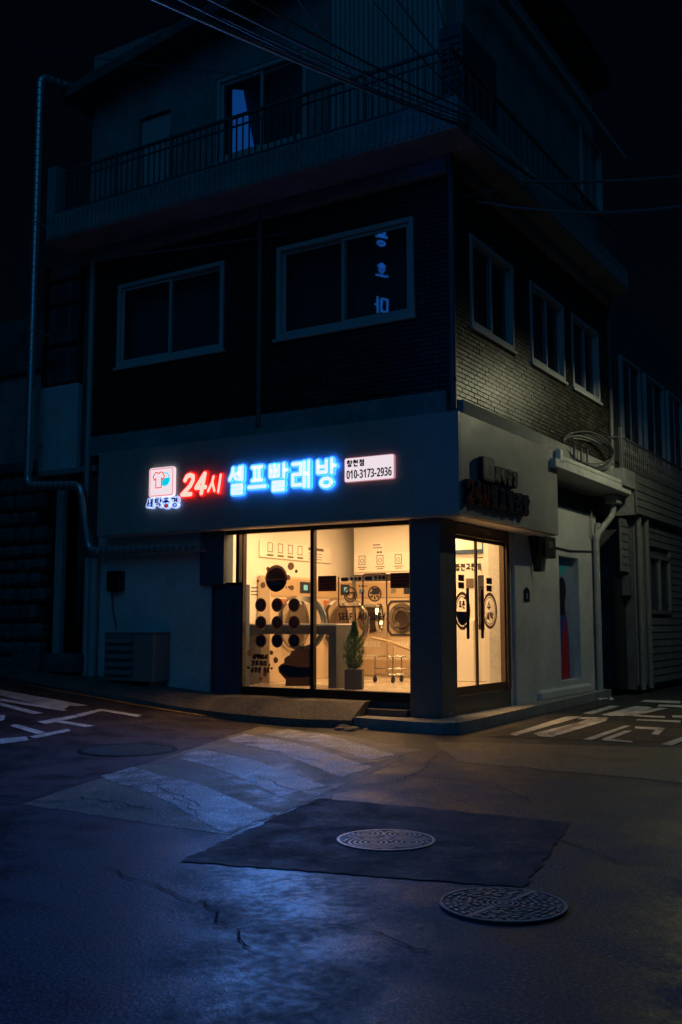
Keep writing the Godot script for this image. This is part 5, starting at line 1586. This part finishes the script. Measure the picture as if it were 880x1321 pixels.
# ---------------------------------------------------------------- the far end of the front
func build_left_end():
	var b := get_node("corner_building")
	# stair bay with panels and dim glazing
	var zb := -0.3
	boxpart("bay_panel", Vector3(-8.4, 4.1, zb - 0.15), Vector3(-7.45, 5.62, zb), M.white_wall, b, 0.01)
	boxpart("bay_sill", Vector3(-8.42, 4.0, zb - 0.4), Vector3(-6.95, 4.1, zb + 0.03), M.concrete, b, 0.01)
	boxpart("bay_wall", Vector3(-7.45, 4.1, zb - 0.4), Vector3(-7.0, 7.9, zb - 0.1), M.concrete_dark, b)
	var bf := MB.new()
	for yy in [5.62, 6.35, 7.1, 7.55]: bf.bx(Vector3(-8.36, yy, zb - 0.12), Vector3(-7.46, yy + 0.06, zb - 0.02), 0.004)
	for xx in [-8.4, -7.5]: bf.bx(Vector3(xx, 5.62, zb - 0.12), Vector3(xx + 0.05, 7.9, zb - 0.01), 0.004)
	var bw := part("bay_window", bf, M.frame_dark, b)
	for k in 3:
		var g := MB.new()
		var y0: float = [5.69, 6.42, 7.17][k]
		var y1: float = [6.34, 7.09, 7.54][k]
		g.quad(Vector3(-8.35, y0, zb - 0.07), Vector3(-7.5, y0, zb - 0.07), Vector3(-7.5, y1, zb - 0.07), Vector3(-8.35, y1, zb - 0.07))
		part("pane", g, M.glass_dark, bw)
	boxpart("bay_back", Vector3(-8.35, 4.1, -1.0), Vector3(-7.45, 7.9, -0.6), mat(lin(0.12, 0.12, 0.11), 0.9), b)
	boxpart("parapet_post", Vector3(-7.5, 8.35, 0.3), Vector3(-7.3, 9.25, 0.5), M.concrete, b, 0.01)
	boxpart("passage_wall", Vector3(-8.6, 0.3, -2.6), Vector3(-6.86, 4.0, -2.4), M.concrete_dark, b)
	boxpart("passage_post", Vector3(pz(72, 700, -0.5).x, 0.45, -0.6), Vector3(pz(81, 700, -0.5).x, 4.0, -0.48), M.pvc, b, 0.01)
	for q in [[-6.98, 0.06], [-6.83, 0.07]]:
		var pm := MB.new()
		pm.tube([Vector3(q[0], 0.5, -0.2), Vector3(q[0], 2.5, -0.2)], q[1], 10)
		part("waste_pipe", pm, M.pvc, b)
	# neighbour: retaining wall of rough stones and a concrete wall above it
	var rw := thing("stone_retaining_wall", "rough dark stone retaining wall with a concrete wall above, beside the building", "wall", Vector3(0, 0, 0))
	boxpart("backing", Vector3(-16, 0.2, -1.6), Vector3(-8.7, 4.25, -0.85), M.mortar, rw)
	var sy := 0.5
	var row := 0
	while sy < 4.1:
		var sx := -12.0 - 0.2 * (row % 2)
		var sh := rng.randf_range(0.26, 0.36)
		while sx < -8.9:
			var w := rng.randf_range(0.3, 0.5)
			var m := MB.new()
			m.box(Vector3.ZERO, Vector3(w - 0.03, sh - 0.03, 0.3), 0.07)
			var o := part("stone", m, M.stone, rw)
			o.transform = Transform3D(Basis.from_euler(Vector3(rng.randf_range(-0.1, 0.1), rng.randf_range(-0.15, 0.15), rng.randf_range(-0.08, 0.08))), Vector3(sx + w * 0.5, sy + sh * 0.5, -0.8 + rng.randf_range(-0.03, 0.03)))
			sx += w
		sy += sh
		row += 1
	boxpart("coping", Vector3(-16, 4.2, -1.6), Vector3(-8.6, 4.4, -0.6), M.concrete_dark, rw, 0.02)
	boxpart("concrete_wall", Vector3(-16, 4.4, -1.5), Vector3(-8.62, 6.1, -0.75), M.concrete, rw, 0.01)
	boxpart("wall_cap", Vector3(-16, 6.1, -1.6), Vector3(-8.6, 6.3, -0.65), M.concrete_dark, rw, 0.02)
	boxpart("shed", Vector3(-16, 6.3, -5), Vector3(-8.9, 7.6, -1.6), M.concrete_dark, rw)
	# low planters along the passage
	for q in [[-8.1, 0.62], [-7.3, 0.58]]:
		var pl := thing("planter_trough", "low dark concrete trough before the passage, " + ("next to the stone wall" if q[0] < -8 else "next to the waste pipes"), "planter", Vector3(q[0], 0.6, -0.05), "concrete troughs before the passage")
		var tm := MB.new()
		tm.bx(Vector3(-0.34, 0, -0.16), Vector3(0.34, 0.06, 0.16), 0.01)
		tm.bx(Vector3(-0.34, 0.06, -0.16), Vector3(0.34, 0.3, -0.12), 0.008)
		tm.bx(Vector3(-0.34, 0.06, 0.12), Vector3(0.34, 0.3, 0.16), 0.008)
		tm.bx(Vector3(-0.34, 0.06, -0.12), Vector3(-0.3, 0.3, 0.12), 0.008)
		tm.bx(Vector3(0.3, 0.06, -0.12), Vector3(0.34, 0.3, 0.12), 0.008)
		part("trough", tm, M.concrete_dark, pl)
		boxpart("soil", Vector3(-0.3, 0.06, -0.12), Vector3(0.3, 0.24, 0.12), mat(lin(0.02, 0.015, 0.01), 0.95), pl)

# ---------------------------------------------------------------- things in the street
func spiral_duct(parent, called, pts: Array, r: float, m):
	var path := []
	for i in pts.size() - 1:
		var n := maxi(1, int(pts[i].distance_to(pts[i + 1]) / 0.02))
		for k in n: path.append(pts[i].lerp(pts[i + 1], float(k) / n))
	path.append(pts[-1])
	var mb := MB.new()
	mb.tube(path, r, 14)
	# raised lock seam winding round
	var side := Vector3.ZERO
	var hel := []
	var dist := 0.0
	for i in path.size():
		if i > 0: dist += path[i].distance_to(path[i - 1])
		var d: Vector3 = (path[mini(i + 1, path.size() - 1)] - path[maxi(i - 1, 0)]).normalized()
		if side == Vector3.ZERO: side = d.cross(Vector3.BACK).normalized()
		side = (side - d * side.dot(d)).normalized()
		var upn := side.cross(d)
		for k in 2:
			var w := (dist + k * 0.01) / 0.13 * TAU
			hel.append(path[i] + d * (k * 0.01) + (side * cos(w) + upn * sin(w)) * (r + 0.002))
	mb.tube(hel, 0.010, 5)
	part(called, mb, m, parent)
func bend(pts: Array, r: float) -> Array:     # round the corners of a line
	var out := [pts[0]]
	for i in range(1, pts.size() - 1):
		var a: Vector3 = pts[i] + (pts[i - 1] - pts[i]).normalized() * r
		var c: Vector3 = pts[i] + (pts[i + 1] - pts[i]).normalized() * r
		for k in 7:
			var u := k / 6.0
			out.append(a.lerp(pts[i], u).lerp(pts[i].lerp(c, u), u))
	out.append(pts[-1])
	return out

func build_street_things():
	# spiral duct down the end of the front
	var sd := thing("spiral_duct", "galvanised spiral duct running down the building end and under the sign board", "duct", Vector3.ZERO)
	var zd := 0.02
	var p := [Vector3(-7.95, 11.42, -1.05), Vector3(-8.3, 11.4, zd), Vector3(-8.28, 3.8, zd), pz(108, 631, zd), pz(117, 712, -0.14), Vector3(-4.45, 2.58, -0.14)]
	p[3] = Vector3(-6.98, 3.72, zd)
	p[4] = Vector3(-6.85, 2.6, -0.1)
	p.insert(4, Vector3(-6.86, 3.6, zd))
	p.remove_at(4)
	spiral_duct(sd, "duct", bend(p, 0.16), 0.075, M.duct)
	for q in [[-8.28, 4.6], [-8.285, 6.6], [-8.29, 8.6]]:
		var cm := MB.new()
		cm.tube([Vector3(q[0], q[1] - 0.02, zd), Vector3(q[0], q[1] + 0.02, zd)], 0.094, 14)
		cm.bx(Vector3(q[0] - 0.015, q[1] - 0.02, -0.35), Vector3(q[0] + 0.015, q[1] + 0.02, zd - 0.09))
		part("clamp", cm, M.galv, sd)
	# floor-standing outdoor unit behind a slatted screen
	var x0 := pz(134, 850, 0.1).x
	var x1 := pz(198, 850, 0.1).x
	var ac := thing("outdoor_unit", "white outdoor air conditioner with a slatted front by the pale wall", "air conditioner", Vector3(x0, 0.49, 0))
	boxpart("body", Vector3(0, 0, -0.28), Vector3(x1 - x0, 0.75, 0.1), mat(lin(0.2, 0.21, 0.2), 0.55), ac, 0.015)
	for k in 5:
		var sm := MB.new()
		sm.box(Vector3.ZERO, Vector3((x1 - x0) * 0.56, 0.085, 0.016), 0.003, Transform3D(Basis.from_euler(Vector3(-0.5, 0, 0)), Vector3((x1 - x0) * 0.31, 0.14 + k * 0.125, 0.115)))
		part("slat", sm, mat(lin(0.16, 0.17, 0.16), 0.6), ac)
	boxpart("grille_shade_sheet", Vector3(0.03, 0.06, 0.1), Vector3((x1 - x0) * 0.6, 0.7, 0.104), M.pvc_dark, ac)  # darker sheet on the body, painted shade in place of a hollow behind the slats
	boxpart("lid", Vector3(-0.015, 0.751, -0.29), Vector3(x1 - x0 + 0.015, 0.775, 0.115), mat(lin(0.2, 0.21, 0.2), 0.55), ac, 0.006)
	boxpart("foot", Vector3(0.04, -0.1, -0.25), Vector3(0.1, 0, 0.08), M.rail, ac)
	boxpart("foot", Vector3(x1 - x0 - 0.1, -0.1, -0.25), Vector3(x1 - x0 - 0.04, 0, 0.08), M.rail, ac)
	var mc := pz(152, 750, -0.28)
	var mb2 := thing("gas_meter", "small dark meter box with a cable on the pale front wall", "box", Vector3(mc.x, mc.y, -0.3))
	boxpart("case", Vector3(-0.15, -0.17, 0), Vector3(0.15, 0.17, 0.14), M.frame_dark, mb2, 0.015)
	var mt := MB.new()
	mt.tube([Vector3(-0.1, -0.17, 0.06), Vector3(-0.08, -0.5, 0.03), Vector3(0.0, -0.78, 0.02)], 0.012, 6)
	part("cable", mt, M.cable, mb2)
	# air conditioner on the terrace corner
	var ta := thing("terrace_unit", "dark outdoor air conditioner standing on the terrace corner", "air conditioner", Vector3(-0.32, 8.36, -0.55))
	boxpart("body", Vector3(0, 0.3, -0.9), Vector3(0.36, 1.5, 0.35), M.pvc_dark, ta, 0.015)
	for k in 9: boxpart("slat", Vector3(0.02, 0.42 + k * 0.11, 0.35), Vector3(0.34, 0.45 + k * 0.11, 0.375), M.rail, ta)
	boxpart("stand", Vector3(0.02, 0, -0.8), Vector3(0.34, 0.3, 0.25), M.rail, ta)
	build_covers()
	# street lamp in the side street
	var lp := Vector3(2.75, 0, -6.9)
	var sl := thing("street_lamp", "grey street lamp with a hooded head over the side street", "street lamp", Vector3(3.85, gy(3.85, -5.9), -5.9))
	var pm := MB.new()
	pm.lathe(Transform3D.IDENTITY, [Vector2(0.0, 0.0), Vector2(0.14, 0.0), Vector2(0.14, 0.3), Vector2(0.075, 0.34), Vector2(0.05, 6.6), Vector2(0, 6.62)], 14)
	part("pole", pm, M.galv, sl)
	var am := MB.new()
	am.tube([Vector3(0, 5.95, 0), Vector3(-0.4, 6.22, 0.05), Vector3(-1.1, 6.3, 0.14), Vector3(-1.52, 6.24, 0.2)], 0.035, 10)
	part("arm", am, M.galv, sl)
	var hm := MB.new()
	hm.lathe(Transform3D(Basis.IDENTITY, Vector3(-1.55, 5.95, 0.2)), [Vector2(0.25, -0.065), Vector2(0.24, 0.02), Vector2(0.15, 0.2), Vector2(0.06, 0.3), Vector2(0, 0.31)], 20)
	part("hood", hm, M.galv, sl)
	var bulb := MB.new()
	bulb.lathe(Transform3D(Basis.IDENTITY, Vector3(-1.55, 5.94, 0.2)), [Vector2(0, -0.07), Vector2(0.035, -0.055), Vector2(0.05, -0.02), Vector2(0.035, 0.03), Vector2(0, 0.05)], 14)
	part("bulb", bulb, glow(Color(1.0, 0.95, 0.72), 4.0), sl)
	var ol := OmniLight3D.new()
	ol.name = "lamp_glow"
	sl.add_child(ol)
	ol.position = Vector3(-1.55, 5.915, 0.2)
	ol.light_color = Color(1.0, 0.99, 0.8)
	ol.light_energy = 3.4
	ol.light_size = 0.05
	ol.omni_range = 60.0
	ol.omni_attenuation = 2.0
	ol.shadow_enabled = true

func cover(called, label, c: Vector3, r: float, m_plate) -> Node3D:
	var o := thing(called, label, "manhole cover", c, "manhole covers in the road")
	var pm := MB.new()
	pm.lathe(Transform3D.IDENTITY, [Vector2(r, -0.01), Vector2(r, 0.002), Vector2(r - 0.004, 0.004), Vector2(0, 0.004)], 48)
	part("plate", pm, m_plate, o)
	return o
func build_covers():
	var tf := Transform3D(Basis(Vector3(1, 0, 0), Vector3(0, 0, -1), Vector3(0, 1, 0)), Vector3(0, 0.004, 0))
	# waves round four centres
	var c1 := pg(498, 1085)
	c1.y = 0.005
	var r1 := (pg(562, 1085) - pg(434, 1085)).length() * 0.5
	var o := cover("manhole_cover", "round cover with bright concentric ripple ridges in the dark asphalt patch", c1, r1, M.iron_dark)
	var rim := MB.new()
	rim.ringf(tf, Vector2.ZERO, r1 - 0.022, r1 - 0.002, 0, 0.004, 56)
	part("rim", rim, M.iron_bright, o)
	var cen := [Vector2(-0.02, -0.13), Vector2(0.02, 0.19), Vector2(0.17, 0.0), Vector2(-0.2, 0.08)]
	var rb := MB.new()
	for k in 4:
		for j in 12:
			var rr := 0.018 + j * 0.034
			var run := []
			for a in 61:
				var w := TAU * a / 60
				var q: Vector2 = cen[k] + Vector2(cos(w), sin(w)) * rr
				var ok := q.length() < r1 - 0.035
				for i in 4:
					if i != k and q.distance_to(cen[i]) < rr - 0.004: ok = false
				if ok: run.append(q)
				if (not ok or a == 60):
					if run.size() > 3: rb.stroke(tf, run, 0.0066, 0, 0.005, 5)
					run = []
	part("ripple_ridges", rb, M.iron_bright, o)
	# broken rings of studs with a radial seam
	var c2 := pg(649, 1169)
	c2.y = 0.0065
	var r2 := (pg(731, 1169) - pg(567, 1169)).length() * 0.5
	var o2 := cover("manhole_cover", "round iron cover with rings of irregular studs partly over the patch edge", c2, r2, M.iron_dark)
	var rim2 := MB.new()
	rim2.ringf(tf, Vector2.ZERO, r2 - 0.016, r2 - 0.002, 0, 0.005, 56)
	rim2.ringf(tf, Vector2.ZERO, 0.012, 0.03, 0, 0.006, 20)
	rim2.ringf(tf, Vector2.ZERO, 0.045, 0.058, 0, 0.006, 24)
	rim2.ringf(tf, Vector2.ZERO, 0.072, 0.082, 0, 0.006, 24)
	rim2.stroke(tf, V([0.02, 0.085, 0.05, r2 - 0.03]), 0.013, 0, 0.0065, 6)
	rim2.stroke(tf, V([-0.02, -0.085, -0.05, -r2 + 0.03]), 0.013, 0, 0.0065, 6)
	part("rim", rim2, M.iron, o2)
	for ringi in 7:
		var rr := 0.106 + ringi * 0.034
		if rr > r2 - 0.03: break
		var n := int(TAU * rr / 0.058)
		for k in n:
			var w := TAU * (k + rng.randf() * 0.3) / n
			var st := MB.new()
			var d := Vector2(cos(w), sin(w))
			var tn := Vector2(-d.y, d.x)
			var pc := d * (rr + rng.randf_range(-0.005, 0.005))
			st.stroke(tf, [pc - tn * 0.014 + d * rng.randf_range(-0.008, 0.008), pc + d * rng.randf_range(-0.004, 0.004), pc + tn * 0.013 + d * rng.randf_range(-0.008, 0.008)], 0.0088, 0, 0.005, 6)
			part("stud", st, M.iron, o2)
	# the big dark one in the red paving
	var c3 := pg(165, 968)
	c3.y += 0.0
	var r3 := (pg(230, 968) - pg(101, 968)).length() * 0.5
	var o3 := cover("manhole_cover", "large dark cover with a fine square tread in the dull red paving", c3, r3, mat(lin(0.016, 0.017, 0.018), 0.4))
	var slope := atan((gy(c3.x - 0.4, c3.z) - gy(c3.x + 0.4, c3.z)) / 0.8)
	o3.rotation.z = -slope
	var tr := MB.new()
	var g := -r3
	var row := 0
	while g < r3:
		var h := -r3 + (0.02 if row % 2 else 0.0)
		while h < r3:
			if Vector2(g, h).length() < r3 - 0.06: tr.box(Vector3(g, 0.006, h), Vector3(0.028, 0.008, 0.028))
			h += 0.042
		g += 0.042
		row += 1
	part("tread", tr, mat(lin(0.3, 0.31, 0.32), 0.28, 0.3), o3)
	var rim3 := MB.new()
	rim3.ringf(tf, Vector2.ZERO, r3 - 0.045, r3 - 0.004, 0, 0.006, 56)
	part("rim", rim3, mat(lin(0.06, 0.062, 0.065), 0.35, 0.6), o3)

# ---------------------------------------------------------------- overhead wires
func cable(label, a: Vector3, b: Vector3, sag: float, r: float, m = null, group = "overhead cables to the building corner"):
	var ps := []
	for k in 25:
		var u := k / 24.0
		ps.append(a.lerp(b, u) - Vector3(0, 4 * sag * u * (1 - u), 0))
	var mb := MB.new()
	mb.tube(ps, r, 6)
	solo("overhead_cable", label, "cable", mb, m if m else M.cable, group)
func far_point(px, py, depth) -> Vector3:
	return cam_pos + ray(px, py) * depth
func build_cables():
	var corner := Vector3(0.36, 7.98, 0.3)
	var labs := ["thickest black overhead cable, lowest of the bundle at the slab corner", "thin cable twinned with the thickest one over the street", "second thick overhead cable, above the lowest of the bundle", "thin cable twinned with the second thick overhead cable", "thinnest overhead cable between the two thick ones", "single overhead cable crossing the ribbed metal wall to the slab corner", "upper thin cable of the bundle, above the second thick one", "lower thin cable of the bundle, just under the thickest one", "thin cable dropping past the terrace air conditioner to the slab corner"]
	var ci := 0
	for q in [[175, -12, 6.0, 0.0, 0.0, 0.015], [180, -14, 6.1, 0.03, 0.05, 0.009], [245, -14, 7.0, 0.02, 0.22, 0.013], [255, -8, 7.1, 0.0, 0.26, 0.009], [215, -10, 6.6, 0.05, 0.12, 0.008], [470, -12, 9.0, 0.0, 0.5, 0.009], [300, -14, 7.4, 0.04, 0.34, 0.01], [205, -14, 6.4, 0.02, -0.08, 0.009], [560, -12, 10.0, 0.0, 0.62, 0.008]]:
		ci += 1
		cable(labs[ci - 1], far_point(q[0], q[1], q[2]), corner + Vector3(q[3], q[4] * 0.6, 0), 0.05, q[5])
	cable("thin cable dropping past the ribbed metal wall", far_point(378, -10, 9.0), pz(478, 128, 0.4), 0.02, 0.008, null, "")
	cable("cable hanging from the roof edge to the terrace corner", far_point(505, -10, 10.0), Vector3(0.33, 8.5, -0.4), 0.05, 0.011, null, "")
	cable("thin cable stretched before the third storey to the duct", pz(20, 60, 0.6), pz(330, 98, 0.6), 0.03, 0.008, null, "")
	var lab2 := ["thicker dark cable running along the side street from the slab corner", "thinner dark cable running along the side street from the slab corner"]
	ci = 0
	for q in [[0.02, -0.12, 890, 328, 24.0, 0.02], [0.06, -0.06, 890, 345, 24.0, 0.012]]:
		ci += 1
		cable(lab2[ci - 1], corner + Vector3(q[0], q[1], 0), far_point(q[2], q[3], q[4]), 0.25, q[5], null, "cables along the side street")
	cable("dark cable crossing before the brick windows", pz(120, 334, 0.25), Vector3(0.32, 7.5, -0.7), 0.12, 0.02, null, "")
	cable("dark cable from the slab edge across the side street", Vector3(0.34, 7.85, -1.3), far_point(905, 225, 15.0), 0.05, 0.022, null, "")
	cable("thick dark cable from the brick corner across the side street", Vector3(0.05, 7.35, -0.6), far_point(905, 262, 14.0), 0.15, 0.022, null, "")
	# insulators where the cables meet the slab
	for k in 3:
		var im := MB.new()
		im.lathe(Transform3D(Basis.IDENTITY, Vector3(0.37, 7.86 + k * 0.13, -1.5 - k * 0.12)), [Vector2(0, 0), Vector2(0.035, 0.01), Vector2(0.045, 0.05), Vector2(0.03, 0.07), Vector2(0.04, 0.1), Vector2(0, 0.12)], 10)
		solo("cable_insulator", "small pale insulator on the edge of the terrace slab", "insulator", im, M.pvc, "insulators on the slab edge")

# ---------------------------------------------------------------- across the street, behind the camera: what the upper windows mirror, and an added blue light
func build_across():
	var wp := pz(490, 352, -0.28)
	var d := wp - cam_pos
	d.z = -d.z
	var at := wp + d * 0.75
	var ob := thing("opposite_building", "plain dark building across the street carrying a blue vertical sign", "building", Vector3.ZERO)
	boxpart("wall", Vector3(-17, 0.5, at.z + 0.5), Vector3(at.x - 0.7, 13.5, at.z + 7), M.concrete_dark, ob)
	boxpart("parapet", Vector3(-17.05, 13.5, at.z + 0.45), Vector3(at.x - 0.65, 13.8, at.z + 7.05), M.concrete, ob, 0.02)
	var cur := mat(lin(0.045, 0.05, 0.055), 0.9)
	for k in 3:
		sash_window(ob, Transform3D(Basis(Vector3.UP, PI), Vector3(at.x - 2.0 - k * 3.0, 7.0, at.z + 0.48)), 1.8, 1.5, cur)
	var vs := thing("vertical_neon_sign", "tall narrow sign with glowing blue letters on the building across the street", "sign", at)
	var n := Vector3(0.85, 0, -0.53).normalized()      # turned along the street, seen aslant in the window
	var t := Transform3D(Basis(Vector3.UP.cross(n), Vector3.UP, n), Vector3.ZERO)
	var cs := MB.new()
	cs.box(Vector3(0, 0, -0.08), Vector3(0.62, 3.6, 0.16), 0.02, t)
	part("case", cs, M.black, vs)
	var letters := ["용", "호", "마"]
	for k in 3:
		var mb := MB.new()
		write(mb, t * Transform3D(Basis.IDENTITY, Vector3(-0.22, 0.72 - k * 0.88, 0.0)), letters[k], 0.32, 0.38, 0.0, 0.024, 0.0, 0.03, 6)
		part("letter", mb, glow(lin(0.03, 0.25, 1.0), 4.5), vs)
	var bk := MB.new()
	bk.bx(Vector3(-0.8, 1.0, 0.1), Vector3(-0.1, 1.06, 0.16))
	bk.bx(Vector3(-0.8, -1.0, 0.1), Vector3(-0.1, -0.94, 0.16))
	bk.bx(Vector3(-0.78, -1.1, 0.1), Vector3(-0.72, 1.1, 0.6))
	part("bracket", bk, M.rail, vs)
	# added blue light box, unseen, turned down the street to colour road and wires
	var n2 := Vector3(0.87, 0, 0.49).normalized()
	var bs := thing("added_blue_light_box", "added plain blue light box, unseen, that colours the road and wires", "sign", at + Vector3(-0.1, -2.75, 0.15))
	var t2 := Transform3D(Basis(Vector3.UP.cross(n2), Vector3.UP, n2), Vector3.ZERO)
	var lb := MB.new()
	lb.box(Vector3(0, 0, -0.08), Vector3(0.66, 1.7, 0.16), 0.02, t2)
	part("case", lb, M.black, bs)
	var lf := MB.new()
	lf.box(Vector3(0, 0, 0.012), Vector3(0.58, 1.6, 0.02), 0.004, t2)
	part("light_face", lf, glow(lin(0.03, 0.2, 1.0), 3.0), bs)
	var b2 := MB.new()
	b2.bx(Vector3(-0.62, 0.4, -0.03), Vector3(-0.12, 0.46, 0.03))
	b2.bx(Vector3(-0.62, -0.46, -0.03), Vector3(-0.12, -0.4, 0.03))
	b2.bx(Vector3(-0.66, -0.6, -0.05), Vector3(-0.6, 0.6, 0.5))
	part("bracket", b2, M.rail, bs)
	var al := AreaLight3D.new()
	al.name = "added_box_area"
	bs.add_child(al)
	al.area_size = Vector2(0.58, 1.6)
	al.light_color = Color(0.13, 0.42, 1.0)
	al.light_energy = 38.0
	al.area_range = 60.0
	al.area_attenuation = 2.0
	al.shadow_enabled = true
	al.transform = t2 * Transform3D(Basis(Vector3.UP, PI), Vector3(0, 0, 0.04))
